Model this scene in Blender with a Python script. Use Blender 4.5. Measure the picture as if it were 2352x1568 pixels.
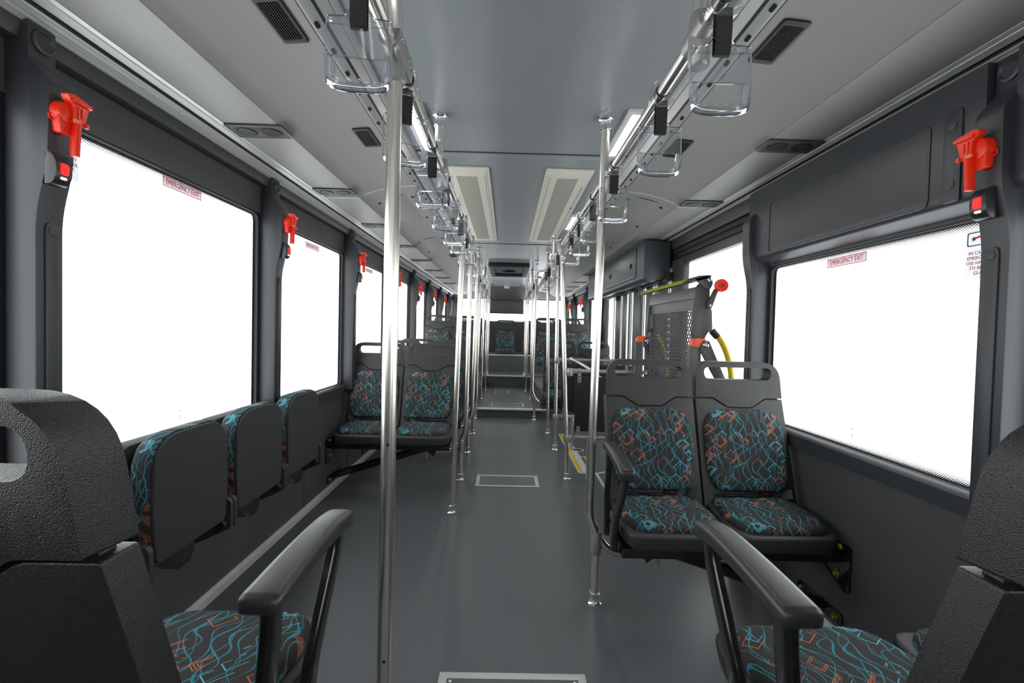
import bpy, bmesh, math, random
from mathutils import Vector, Matrix
random.seed(4)
for o in list(bpy.data.objects): bpy.data.objects.remove(o)
sc = bpy.context.scene
COL = sc.collection
PI = math.pi

# ---------------------------------------------------------------- camera
cam_d = bpy.data.cameras.new('camera')
cam = bpy.data.objects.new('camera', cam_d); COL.objects.link(cam)
cam_d.sensor_fit = 'HORIZONTAL'; cam_d.sensor_width = 36.0
cam_d.lens = 36.0 * 1060.0 / 2352.0
cam_d.clip_start = 0.02
RX = Vector((0.99965181, -0.01037344, 0.02426227))     # image right
RD = Vector((0.02399164, -0.02546207, -0.99938785))    # image down
RF = Vector((0.01098485, 0.99962197, -0.02520433))     # forward
mw = Matrix.Identity(4)
for i in range(3):
    mw[i][0] = RX[i]; mw[i][1] = -RD[i]; mw[i][2] = -RF[i]
mw[2][3] = 1.2
cam.matrix_world = mw
sc.camera = cam

# ---------------------------------------------------------------- world, exposure
w = bpy.data.worlds.new('studio_white'); sc.world = w; w.use_nodes = True
bg = w.node_tree.nodes['Background']
bg.inputs[0].default_value = (0.97, 0.985, 1.0, 1)
bg.inputs[1].default_value = 1.0
sc.view_settings.view_transform = 'Standard'
sc.view_settings.look = 'None'
sc.view_settings.gamma = 1.0
sc.view_settings.use_curve_mapping = False
sc.view_settings.exposure = 2.0
sc.cycles.use_denoising = True
sc.cycles.max_bounces = 14
sc.cycles.diffuse_bounces = 6
sc.cycles.transparent_max_bounces = 40
sc.cycles.caustics_reflective = False
sc.cycles.caustics_refractive = False
LAMP = 9.0      # strength of the ceiling lamps' diffusers

# ---------------------------------------------------------------- materials
def newmat(name):
    m = bpy.data.materials.new(name); m.use_nodes = True
    nt = m.node_tree
    return m, nt, nt.nodes['Principled BSDF'], nt.nodes['Material Output']

def mat(name, col, rough=.5, metal=0., spec=.5, noise=0., nscale=40., bump=0., bscale=200., coat=0.):
    m, nt, b, out = newmat(name)
    b.inputs['Base Color'].default_value = (*col, 1)
    b.inputs['Roughness'].default_value = rough
    b.inputs['Metallic'].default_value = metal
    b.inputs['Specular IOR Level'].default_value = spec
    b.inputs['Coat Weight'].default_value = coat
    tc = nt.nodes.new('ShaderNodeTexCoord')
    if noise:
        n = nt.nodes.new('ShaderNodeTexNoise'); n.inputs['Scale'].default_value = nscale
        n.inputs['Detail'].default_value = 4
        nt.links.new(tc.outputs['Object'], n.inputs['Vector'])
        r = nt.nodes.new('ShaderNodeMapRange')
        r.inputs['To Min'].default_value = 1 - noise; r.inputs['To Max'].default_value = 1 + noise
        nt.links.new(n.outputs['Fac'], r.inputs['Value'])
        x = nt.nodes.new('ShaderNodeVectorMath'); x.operation = 'SCALE'
        x.inputs[0].default_value = col
        nt.links.new(r.outputs[0], x.inputs['Scale'])
        nt.links.new(x.outputs[0], b.inputs['Base Color'])
    if bump:
        n = nt.nodes.new('ShaderNodeTexNoise'); n.inputs['Scale'].default_value = bscale
        nt.links.new(tc.outputs['Object'], n.inputs['Vector'])
        bp = nt.nodes.new('ShaderNodeBump'); bp.inputs['Strength'].default_value = bump
        bp.inputs['Distance'].default_value = .002
        nt.links.new(n.outputs['Fac'], bp.inputs['Height'])
        nt.links.new(bp.outputs[0], b.inputs['Normal'])
    return m

class NX:
    """little expression builder for shader maths"""
    def __init__(s, nt): s.nt = nt
    def m(s, op, a, b=None, c=None):
        n = s.nt.nodes.new('ShaderNodeMath'); n.operation = op
        for i, v in enumerate((a, b, c)):
            if v is None: continue
            if isinstance(v, (int, float)): n.inputs[i].default_value = v
            else: s.nt.links.new(v, n.inputs[i])
        return n.outputs[0]
    def comb(s, x, y, z=0.):
        n = s.nt.nodes.new('ShaderNodeCombineXYZ')
        for i, v in enumerate((x, y, z)):
            if isinstance(v, (int, float)): n.inputs[i].default_value = v
            else: s.nt.links.new(v, n.inputs[i])
        return n.outputs[0]
    def sep(s, v):
        n = s.nt.nodes.new('ShaderNodeSeparateXYZ'); s.nt.links.new(v, n.inputs[0]); return n.outputs
    def mix(s, f, a, b):
        n = s.nt.nodes.new('ShaderNodeMix'); n.data_type = 'RGBA'
        for k, v in ((0, f), (6, a), (7, b)):
            if isinstance(v, tuple): n.inputs[k].default_value = (*v, 1)
            elif isinstance(v, (int, float)): n.inputs[k].default_value = v
            else: s.nt.links.new(v, n.inputs[k])
        return n.outputs[2]

def mat_fabric(name, folded=False):
    m, nt, b, out = newmat(name); X = NX(nt); M = X.m
    tc = nt.nodes.new('ShaderNodeTexCoord')
    x, y, z = X.sep(tc.outputs['Object'])
    u = M('MULTIPLY_ADD', y, .9, x) if folded else x
    v = M('MULTIPLY_ADD', y, .35, z) if folded else M('ADD', y, z)
    col = (0.034, 0.031, 0.030)
    tot = None
    for k, (fr, amp, seed) in enumerate(((24., 2.4, 3.1), (24., 2.4, 9.7), (12., 1.8, 17.3))):
        n = nt.nodes.new('ShaderNodeTexNoise'); n.noise_dimensions = '2D'
        n.inputs['Scale'].default_value = 1.0; n.inputs['Detail'].default_value = 0.
        nt.links.new(X.comb(M('MULTIPLY_ADD', u, 7., seed), M('MULTIPLY_ADD', v, 9., seed * 2)), n.inputs['Vector'])
        ph = M('MULTIPLY_ADD', M('SUBTRACT', n.outputs['Fac'], .5), amp, M('MULTIPLY', u, fr))
        d = M('ABSOLUTE', M('SUBTRACT', M('FRACT', ph), .5))
        n2 = nt.nodes.new('ShaderNodeTexNoise'); n2.noise_dimensions = '2D'
        n2.inputs['Scale'].default_value = 14.; n2.inputs['Detail'].default_value = 0.
        nt.links.new(X.comb(u, v), n2.inputs['Vector'])
        wd = M('MULTIPLY_ADD', n2.outputs['Fac'], .075 * fr / 24., -.002)
        ln = M('LESS_THAN', d, wd)
        tot = ln if tot is None else M('MAXIMUM', tot, ln)
    c = X.mix(tot, col, (0.030, 0.205, 0.265))
    for (scl, off, thr) in ((12.0, 0., .22), (11., 5.3, .36)):
        vo = nt.nodes.new('ShaderNodeTexVoronoi'); vo.voronoi_dimensions = '2D'
        vo.inputs['Scale'].default_value = scl
        uu = M('ADD', u, off); vv = M('ADD', v, off)
        nt.links.new(X.comb(uu, vv), vo.inputs['Vector'])
        px, py, _ = X.sep(vo.outputs['Position'])
        cr, cg, cb = X.sep(vo.outputs['Color'])
        dx = M('SUBTRACT', uu, px); dy = M('SUBTRACT', vv, py)
        a = M('MULTIPLY', M('ADD', dx, dy), .7071); bb = M('MULTIPLY', M('SUBTRACT', dx, dy), .7071)
        asp = M('MULTIPLY_ADD', cb, 1.0, 1.0)
        d = M('MAXIMUM', M('ABSOLUTE', a), M('MULTIPLY', M('ABSOLUTE', bb), asp))
        tot2 = None
        for r in (.0250, .0190, .0130):
            ring = M('LESS_THAN', M('ABSOLUTE', M('SUBTRACT', d, r)), .00125)
            if r < .02: ring = M('MULTIPLY', ring, M('GREATER_THAN', cg, .45 if r > .015 else .75))
            tot2 = ring if tot2 is None else M('MAXIMUM', tot2, ring)
        open_ = M('GREATER_THAN', M('ADD', a, M('MULTIPLY', bb, M('SUBTRACT', M('MULTIPLY', cg, 3.), 1.5))), M('MULTIPLY_ADD', cb, .02, -.022))
        f = M('MULTIPLY', M('MULTIPLY', tot2, open_), M('GREATER_THAN', cr, thr))
        isc = M('LESS_THAN', M('FRACT', M('MULTIPLY', cr, 7.3)), .30)
        oc = X.mix(isc, (0.50, 0.135, 0.050), (0.11, 0.50, 0.60))
        c = X.mix(f, c, oc)
    # weave
    wv = nt.nodes.new('ShaderNodeTexNoise'); wv.inputs['Scale'].default_value = 900.
    nt.links.new(tc.outputs['Object'], wv.inputs['Vector'])
    bp = nt.nodes.new('ShaderNodeBump'); bp.inputs['Strength'].default_value = .35; bp.inputs['Distance'].default_value = .001
    nt.links.new(wv.outputs['Fac'], bp.inputs['Height']); nt.links.new(bp.outputs[0], b.inputs['Normal'])
    nt.links.new(c, b.inputs['Base Color'])
    b.inputs['Roughness'].default_value = .85
    b.inputs['Specular IOR Level'].default_value = .25
    return m

def mat_grain(name, col, rough, scale, strength, dist=.0012):
    m, nt, b, out = newmat(name)
    b.inputs['Base Color'].default_value = (*col, 1); b.inputs['Roughness'].default_value = rough
    tc = nt.nodes.new('ShaderNodeTexCoord')
    vo = nt.nodes.new('ShaderNodeTexVoronoi'); vo.feature = 'F1'
    vo.inputs['Scale'].default_value = scale
    nt.links.new(tc.outputs['Object'], vo.inputs['Vector'])
    sq = nt.nodes.new('ShaderNodeMath'); sq.operation = 'POWER'; sq.inputs[1].default_value = 2.
    nt.links.new(vo.outputs['Distance'], sq.inputs[0])
    inv = nt.nodes.new('ShaderNodeMath'); inv.operation = 'SUBTRACT'; inv.inputs[0].default_value = 1.
    nt.links.new(sq.outputs[0], inv.inputs[1])
    bp = nt.nodes.new('ShaderNodeBump'); bp.inputs['Strength'].default_value = strength; bp.inputs['Distance'].default_value = dist
    nt.links.new(inv.outputs[0], bp.inputs['Height']); nt.links.new(bp.outputs[0], b.inputs['Normal'])
    return m

def mat_emit(name, col, s):
    m, nt, b, out = newmat(name)
    b.inputs['Base Color'].default_value = (*col, 1)
    b.inputs['Emission Color'].default_value = (*col, 1); b.inputs['Emission Strength'].default_value = s
    return m

def schlick(nt):
    lw = nt.nodes.new('ShaderNodeLayerWeight'); lw.inputs[0].default_value = .5
    p = nt.nodes.new('ShaderNodeMath'); p.operation = 'POWER'; p.inputs[1].default_value = 5.
    nt.links.new(lw.outputs['Facing'], p.inputs[0]); return p.outputs[0]

def mat_clear(name, gl=.10, tint=(.97, .98, 1.)):
    """thin clear plastic sheet: mostly see-through with a glossy skin"""
    m, nt, b, out = newmat(name)
    t = nt.nodes.new('ShaderNodeBsdfTransparent'); t.inputs[0].default_value = (*tint, 1)
    g = nt.nodes.new('ShaderNodeBsdfGlossy'); g.inputs['Roughness'].default_value = .06
    a = nt.nodes.new('ShaderNodeMath'); a.operation = 'MULTIPLY_ADD'; a.inputs[1].default_value = .7; a.inputs[2].default_value = gl
    a.use_clamp = True
    nt.links.new(schlick(nt), a.inputs[0])
    mx = nt.nodes.new('ShaderNodeMixShader')
    nt.links.new(a.outputs[0], mx.inputs[0]); nt.links.new(t.outputs[0], mx.inputs[1]); nt.links.new(g.outputs[0], mx.inputs[2])
    nt.links.new(mx.outputs[0], out.inputs['Surface'])
    return m

def mat_glass(name):
    m, nt, b, out = newmat(name)
    b.inputs['Transmission Weight'].default_value = 1.; b.inputs['Roughness'].default_value = .03
    b.inputs['IOR'].default_value = 1.45; b.inputs['Base Color'].default_value = (.98, .99, 1, 1)
    return m

def mat_pane():
    """window glass with a black ceramic border that breaks up into dots; UV layers hold metres from the edges"""
    m, nt, b, out = newmat('bus_window_glass'); X = NX(nt); M = X.m
    ua = nt.nodes.new('ShaderNodeUVMap'); ua.uv_map = 'edge_a'
    ub = nt.nodes.new('ShaderNodeUVMap'); ub.uv_map = 'edge_b'
    a0, a1, _ = X.sep(ua.outputs[0]); b0, b1, _ = X.sep(ub.outputs[0])
    d = M('MINIMUM', M('MINIMUM', a0, a1), M('MINIMUM', b0, b1))
    s = 260.
    p = M('MULTIPLY', a0, s); q = M('MULTIPLY', a1, s)
    s1 = M('FRACT', M('MULTIPLY', M('ADD', p, q), .5)); s2 = M('FRACT', M('MULTIPLY', M('SUBTRACT', p, q), .5))
    r2 = M('ADD', M('POWER', M('SUBTRACT', s1, .5), 2), M('POWER', M('SUBTRACT', s2, .5), 2))
    rad = M('MULTIPLY', M('SUBTRACT', .060, d), 15.)
    dots = M('LESS_THAN', M('SQRT', r2), rad)
    blk = M('MAXIMUM', M('LESS_THAN', d, .018), M('MULTIPLY', dots, M('LESS_THAN', d, .062)))
    t = nt.nodes.new('ShaderNodeBsdfTransparent'); t.inputs[0].default_value = (.93, .96, .965, 1)
    g = nt.nodes.new('ShaderNodeBsdfGlossy'); g.inputs['Roughness'].default_value = .02
    f = M('MULTIPLY_ADD', schlick(nt), .6, .03)
    mx = nt.nodes.new('ShaderNodeMixShader')
    nt.links.new(f, mx.inputs[0]); nt.links.new(t.outputs[0], mx.inputs[1]); nt.links.new(g.outputs[0], mx.inputs[2])
    b.inputs['Base Color'].default_value = (.012, .012, .014, 1); b.inputs['Roughness'].default_value = .35
    m2 = nt.nodes.new('ShaderNodeMixShader')
    nt.links.new(blk, m2.inputs[0]); nt.links.new(mx.outputs[0], m2.inputs[1]); nt.links.new(b.outputs[0], m2.inputs[2])
    nt.links.new(m2.outputs[0], out.inputs['Surface'])
    return m

FLOOR = mat('charcoal_vinyl', (.088, .094, .098), .42, noise=.10, nscale=60, bump=.08, bscale=300)
PANEL = mat('dark_wall_laminate', (.066, .066, .067), .5, bump=.05, bscale=400)
PILLAR = mat('dark_grey_moulding', (.036, .038, .043), .42)
RUBBER = mat('black_rubber', (.010, .010, .011), .5)
CEIL = mat('blue_grey_ceiling', (.28, .302, .31), .28)
COVE = mat('warm_grey_cove', (.30, .292, .28), .55)
LPANEL = mat('pale_grey_panel', (.29, .287, .276), .45)
ALU = mat('extruded_aluminium', (.66, .66, .645), .42, metal=.45)
CHAN = mat('lamp_channel_profile', (.42, .42, .41), .45, metal=.25)
ALUD = mat('shaded_gap', (.02, .02, .02), .7)
STEEL = mat('stainless_steel', (.80, .765, .70), .26, metal=1., noise=.05, nscale=8)
CAST = mat('grey_cast_fitting', (.34, .33, .315), .35, metal=.5)
CHROME = mat('clear_chrome_collar', (.82, .83, .85), .10, metal=.9)
PLASTIC = mat_grain('grained_black_plastic', (.028, .028, .027), .55, 500., .25, .0003)
PEBBLE = mat_grain('pebbled_black_plastic', (.013, .013, .0125), .33, 800., .75, .0006)
ARMP = mat_grain('leathery_arm_plastic', (.026, .026, .026), .36, 700., .35, .0004)
FABRIC = mat_fabric('patterned_upholstery')
FOLDFAB = mat_fabric('patterned_upholstery_folded', True)
PLAINF = mat('plain_charcoal_fabric', (.030, .029, .029), .8, bump=.2, bscale=900)
BLACKM = mat('black_painted_steel', (.008, .008, .008), .17, coat=.4)
REDP = mat('red_plastic', (.92, .030, .006), .35)
REDD = mat('dark_red_paint', (.30, .010, .008), .35)
ORANGE = mat('orange_plastic', (.80, .10, .02), .4)
YELLOW = mat('yellow_paint', (.62, .46, .02), .35)
LYEL = mat('lime_yellow_paint', (.45, .45, .03), .4)
WHITE = mat('white_plastic', (.75, .76, .76), .4)
MARK = mat('pale_floor_marking', (.50, .52, .54), .5)
CREAM = mat('cream_enamel', (.78, .75, .64), .4)
DARKP = mat('dark_grille_plastic', (.008, .008, .009), .45)
SPK = mat('speaker_frame_plastic', (.050, .052, .056), .45)
GREYM = mat('grey_painted_metal', (.066, .067, .068), .4)
DGREY = mat('slate_painted_metal', (.050, .056, .062), .38)
DOORF = mat('dark_door_frame', (.026, .028, .031), .4)
PARTN = mat('black_modesty_board', (.009, .009, .010), .5)
BRASS = mat('zinc_yellow_bolt', (.55, .47, .15), .3, metal=.9)
WEB, _nt, _b, _o = newmat('black_webbing')
_b.inputs['Base Color'].default_value = (.012, .012, .012, 1); _b.inputs['Roughness'].default_value = .55
_tc = _nt.nodes.new('ShaderNodeTexCoord'); _wv = _nt.nodes.new('ShaderNodeTexWave'); _wv.bands_direction = 'Z'; _wv.inputs['Scale'].default_value = 90.; _wv.inputs['Distortion'].default_value = .6
_bp = _nt.nodes.new('ShaderNodeBump'); _bp.inputs['Strength'].default_value = .8; _bp.inputs['Distance'].default_value = .001
_nt.links.new(_tc.outputs['Object'], _wv.inputs['Vector']); _nt.links.new(_wv.outputs['Fac'], _bp.inputs['Height']); _nt.links.new(_bp.outputs[0], _b.inputs['Normal'])
BUTTON = mat_emit('lit_red_button', (.80, .012, .012), .25)
LED = mat_emit('white_red_led', (1., .35, .30), 2.0)
DIFF = mat_emit('lamp_diffuser', (1., .985, .95), LAMP)
SHEET = mat_clear('clear_acrylic_sheet', .15)
GLASS = mat_glass('clear_acrylic_solid')
PANE = mat_pane()
def mat_film(name, col, thr):
    m, nt, b, out = newmat(name)
    b.inputs['Base Color'].default_value = (*col, 1)
    t = nt.nodes.new('ShaderNodeBsdfTransparent'); t.inputs[0].default_value = (*thr, 1)
    mx = nt.nodes.new('ShaderNodeMixShader'); mx.inputs[0].default_value = .5
    nt.links.new(t.outputs[0], mx.inputs[1]); nt.links.new(b.outputs[0], mx.inputs[2]); nt.links.new(mx.outputs[0], out.inputs['Surface'])
    return m
STICK = mat_film('sticker_pink_grey', (.50, .42, .43), (.86, .76, .78))
STICKG = mat_film('sticker_pale_grey', (.55, .56, .58), (.86, .87, .89))
SRED = mat('sticker_red', (.42, .02, .035), .5)
ETCH = mat('etched_grey', (.55, .57, .58), .6)

# ---------------------------------------------------------------- mesh helpers
class MB:
    def __init__(s): s.v = []; s.f = []
    def add(s, vs, fs, M=None):
        b = len(s.v)
        for p in vs:
            p = Vector(p)
            if M is not None: p = M @ p
            s.v.append(p)
        s.f += [tuple(b + i for i in f) for f in fs]
        return s
    def bm(s, bm, M=None):
        bm.verts.index_update()
        s.add([v.co.copy() for v in bm.verts], [[v.index for v in f.verts] for f in bm.faces], M)
        bm.free(); return s
    def box(s, c, size, bev=0., M=None, seg=2):
        bm = bmesh.new(); bmesh.ops.create_cube(bm, size=1.)
        for v in bm.verts: v.co = Vector((v.co.x * size[0] + c[0], v.co.y * size[1] + c[1], v.co.z * size[2] + c[2]))
        if bev: bmesh.ops.bevel(bm, geom=bm.edges[:], offset=bev, segments=seg, profile=.7, affect='EDGES', clamp_overlap=True)
        return s.bm(bm, M)
    def plate(s, outer, holes, a, b, plane='xz', bev=0., seg=2, warp=None, M=None):
        """extrude a 2-D outline with holes from a to b along the axis not named in plane"""
        def P(u, v, t):
            return {'xz': (u, t, v), 'xy': (u, v, t), 'yz': (t, u, v)}[plane]
        bm = bmesh.new()
        loops = []
        for lp in [outer] + list(holes):
            vs = [bm.verts.new(P(u, v, a)) for u, v in lp]
            loops.append([bm.edges.new((vs[i], vs[(i + 1) % len(vs)])) for i in range(len(vs))])
        es = [e for l in loops for e in l]
        if holes: bmesh.ops.triangle_fill(bm, edges=es, use_beauty=True, use_dissolve=False)
        else: bmesh.ops.contextual_create(bm, geom=es)
        r = bmesh.ops.extrude_face_region(bm, geom=bm.faces[:])
        d = Vector(P(0, 0, b)) - Vector(P(0, 0, a))
        bmesh.ops.translate(bm, verts=[v for v in r['geom'] if isinstance(v, bmesh.types.BMVert)], vec=d)
        bmesh.ops.recalc_face_normals(bm, faces=bm.faces[:])
        if bev:
            ed = [e for e in bm.edges if len(e.link_faces) == 2 and e.calc_face_angle(0) > .6]
            bmesh.ops.bevel(bm, geom=ed, offset=bev, segments=seg, profile=.6, affect='EDGES', clamp_overlap=True)
        if warp:
            for v in bm.verts: v.co = Vector(warp(v.co))
        return s.bm(bm, M)
    def tube(s, pts, r, seg=12, caps=True, M=None, sq=None):
        pts = [Vector(p) for p in pts]; n = len(pts)
        rs = r if isinstance(r, (list, tuple)) else [r] * n
        vs = []; fs = []; up = None
        for i, p in enumerate(pts):
            t = (pts[min(i + 1, n - 1)] - pts[max(i - 1, 0)]).normalized()
            if up is None: up = Vector((0, 0, 1)) if abs(t.z) < .9 else Vector((0, 1, 0))
            sd = t.cross(up).normalized(); up = sd.cross(t).normalized()
            for k in range(seg):
                a = 2 * PI * (k + .5) / seg
                ca, sa = math.cos(a), math.sin(a)
                if sq:  # flat bar: width sq[0], thickness sq[1], rounded
                    e = .62
                    ca = math.copysign(abs(ca) ** e, ca) * sq[0]; sa = math.copysign(abs(sa) ** e, sa) * sq[1]
                    vs.append(p + sd * ca + up * sa)
                else: vs.append(p + (sd * ca + up * sa) * rs[i])
        for i in range(n - 1):
            for k in range(seg):
                fs.append((i * seg + k, i * seg + (k + 1) % seg, (i + 1) * seg + (k + 1) % seg, (i + 1) * seg + k))
        if caps: fs += [tuple(range(seg))[::-1], tuple((n - 1) * seg + k for k in range(seg))]
        return s.add(vs, fs, M)
    def lathe(s, prof, o=(0, 0, 0), axis='z', seg=20, M=None):
        o = Vector(o); vs = []; fs = []; n = len(prof)
        for r, h in prof:
            for k in range(seg):
                a = 2 * PI * k / seg; c, q = r * math.cos(a), r * math.sin(a)
                vs.append(o + Vector({'z': (c, q, h), 'y': (c, h, q), 'x': (h, c, q)}[axis]))
        for i in range(n - 1):
            for k in range(seg):
                fs.append((i * seg + k, i * seg + (k + 1) % seg, (i + 1) * seg + (k + 1) % seg, (i + 1) * seg + k))
        if prof[0][0] > 1e-6: fs.append(tuple(range(seg))[::-1])
        if prof[-1][0] > 1e-6: fs.append(tuple((n - 1) * seg + k for k in range(seg)))
        return s.add(vs, fs, M)
    def pad(s, outline, fn, th, edge=.55):
        """cushion: outline rings drawn in towards the middle while they rise; fn(u,v,h) gives the point"""
        cu = sum(p[0] for p in outline) / len(outline); cv = sum(p[1] for p in outline) / len(outline)
        rings = [(1., 0.), (1.012, .2), (1.008, .42), (.985, .66), (.94, .83), (.86, .93), (.7, .985), (.45, 1.), (.2, 1.)]
        n = len(outline); vs = []; fs = []
        for sc_, h in rings:
            vs += [fn(cu + (u - cu) * sc_, cv + (v - cv) * sc_, h * th) for u, v in outline]
        vs.append(fn(cu, cv, th))
        for i in range(len(rings) - 1):
            for k in range(n):
                fs.append((i * n + k, i * n + (k + 1) % n, (i + 1) * n + (k + 1) % n, (i + 1) * n + k))
        L = (len(rings) - 1) * n
        fs += [(L + k, L + (k + 1) % n, len(vs) - 1) for k in range(n)]
        fs.append(tuple(range(n))[::-1])
        return s.add(vs, fs)

def rpoly(pts, radii, seg=5):
    """polygon with rounded corners"""
    out = []; n = len(pts)
    if not isinstance(radii, (list, tuple)): radii = [radii] * n
    for i in range(n):
        p = Vector(pts[i]); a = Vector(pts[i - 1]) - p; b = Vector(pts[(i + 1) % n]) - p
        r = min(radii[i], a.length * .49, b.length * .49)
        if r < 1e-5: out.append((p.x, p.y)); continue
        a = a.normalized() * r; b = b.normalized() * r
        for k in range(seg + 1):
            t = k / seg
            q = (p + a) * (1 - t) ** 2 + p * 2 * t * (1 - t) + (p + b) * t * t
            out.append((q.x, q.y))
    return out
def rrect(u0, v0, u1, v1, r, seg=5): return rpoly([(u0, v0), (u1, v0), (u1, v1), (u0, v1)], r, seg)
def circ(u, v, r, n=20): return [(u + r * math.cos(2 * PI * k / n), v + r * math.sin(2 * PI * k / n)) for k in range(n)]
def bez(p, q, r, n=8):
    p, q, r = Vector(p), Vector(q), Vector(r)
    return [p * (1 - t) ** 2 + q * 2 * t * (1 - t) + r * t * t for t in [k / n for k in range(n + 1)]]

def tag(o, label=None, cat=None, group=None, kind=None):
    if label: o['label'] = label
    if cat: o['category'] = cat
    if group: o['group'] = group
    if kind: o['kind'] = kind
    return o
def obj(name, mb, m, parent=None, ang=38):
    me = bpy.data.meshes.new(name); me.from_pydata([tuple(v) for v in mb.v], [], mb.f); me.update()
    bm = bmesh.new(); bm.from_mesh(me); bmesh.ops.recalc_face_normals(bm, faces=bm.faces[:]); bm.to_mesh(me); bm.free()
    me.polygons.foreach_set('use_smooth', [True] * len(me.polygons))
    me.set_sharp_from_angle(angle=math.radians(ang))
    me.materials.append(m)
    o = bpy.data.objects.new(name, me); COL.objects.link(o)
    if parent is not None: o.parent = parent
    return o
def empty(name, loc=(0, 0, 0), rz=0., label=None, cat=None, group=None, kind=None):
    o = bpy.data.objects.new(name, None); COL.objects.link(o)
    o.location = loc; o.rotation_euler = (0, 0, rz); o.empty_display_size = .1
    return tag(o, label, cat, group, kind)
def dup(root, loc, rot=None, label=None, skip=()):
    def cp(o, par):
        c = o.copy(); COL.objects.link(c); c.parent = par
        for ch in kids[o.name]: 
            if ch.name.split('.')[0] not in skip: cp(ch, c)
        return c
    kids = {}
    def walk(o):
        kids[o.name] = list(o.children)
        for k in o.children: walk(k)
    walk(root)
    r = cp(root, None); r.location = loc
    if rot is not None: r.rotation_euler = rot
    if label: r['label'] = label
    return r
def text(name, body, size, M_, mt, parent=None, ext=.0006, align='CENTER', sx=1.):
    cu = bpy.data.curves.new(name, 'FONT'); cu.body = body; cu.size = size; cu.extrude = ext
    cu.align_x = align; cu.align_y = 'CENTER'; cu.resolution_u = 2
    t = bpy.data.objects.new(name + '_src', cu)
    COL.objects.link(t)
    dg = bpy.context.evaluated_depsgraph_get()
    me = bpy.data.meshes.new_from_object(t.evaluated_get(dg)); me.name = name
    bpy.data.objects.remove(t)
    me.transform(Matrix.Diagonal((sx, 1, 1, 1)))
    me.materials.clear(); me.materials.append(mt)
    o = bpy.data.objects.new(name, me); COL.objects.link(o)
    if parent is not None: o.parent = parent
    o.matrix_local = M_
    return o
ORD = ['first', 'second', 'third', 'fourth', 'fifth', 'sixth', 'seventh', 'eighth', 'ninth', 'tenth', 'eleventh', 'twelfth', 'thirteenth']
SIDE = {-1: 'left', 1: 'right'}

# ---------------------------------------------------------------- the bus shell
XL, XR = -1.28, 1.36          # wall planes
Y0, Y1 = -1.9, 10.5           # front and rear ends
def TX(s, h): return .055 + s * h          # roof trims are centred on x = .055
PITCH = 1.21
LP = [1.19 + PITCH * k for k in range(-2, 8)]          # left pillars
def struct(name, mb, m, parent=None, **k):
    o = obj(name, mb, m, parent, **k)
    if parent is None: o['kind'] = 'structure'
    return o

fl = MB(); fl.box(((XL + XR) / 2, (Y0 + 6.26) / 2, -.03), (XR - XL, 6.26 - Y0, .06))
floor = struct('floor', fl, FLOOR)
f2 = MB()
f2.box((.04, (6.26 + 8.58) / 2, .0325), (XR - XL, 8.58 - 6.26, .185))
f2.box((.04, (8.58 + 9.3) / 2, .1425), (XR - XL, 9.3 - 8.58, .405))
f2.box((.04, (9.3 + Y1) / 2, .3175), (XR - XL, Y1 - 9.3, .755))
obj('raised_rear_floor', f2, FLOOR, floor)
pd = MB()
pd.box((-.855, 7.78, .215), (.85, 3.02, .23), .01)
pd.box((.925, 7.78, .215), (.87, 3.02, .23), .01)
obj('seat_plinth', pd, PANEL, floor)
for nm, y, z, x0, x1 in (('a', 6.26, .125, -.42, .56), ('b', 8.58, .345, -.42, .48), ('c', 9.3, .695, -.42, .48)):
    n = MB(); n.plate([(y - .012, z - .022), (y + .05, z - .0), (y + .05, z + .004), (y - .006, z + .006), (y - .014, z - .004)], [], x0, x1, 'yz')
    obj('step_nosing', n, ALU, floor)

cl = MB(); cl.box((.055, (Y0 + Y1) / 2, 2.15), (1.14, Y1 - Y0, .06))
ceiling = struct('ceiling', cl, CEIL)
for y in (2.43, 4.98, 7.62):
    s_ = MB(); s_.box((.055, y, 2.1195), (1.10, .007, .003)); s_.box((.055, y + .03, 2.1193), (1.10, .045, .004), .0015)
    obj('seam_strip', s_, CEIL, ceiling)
    s_ = MB(); s_.box((.055, y - .004, 2.1185), (1.10, .005, .004)); obj('seam_gap', s_, ALUD, ceiling)

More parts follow.
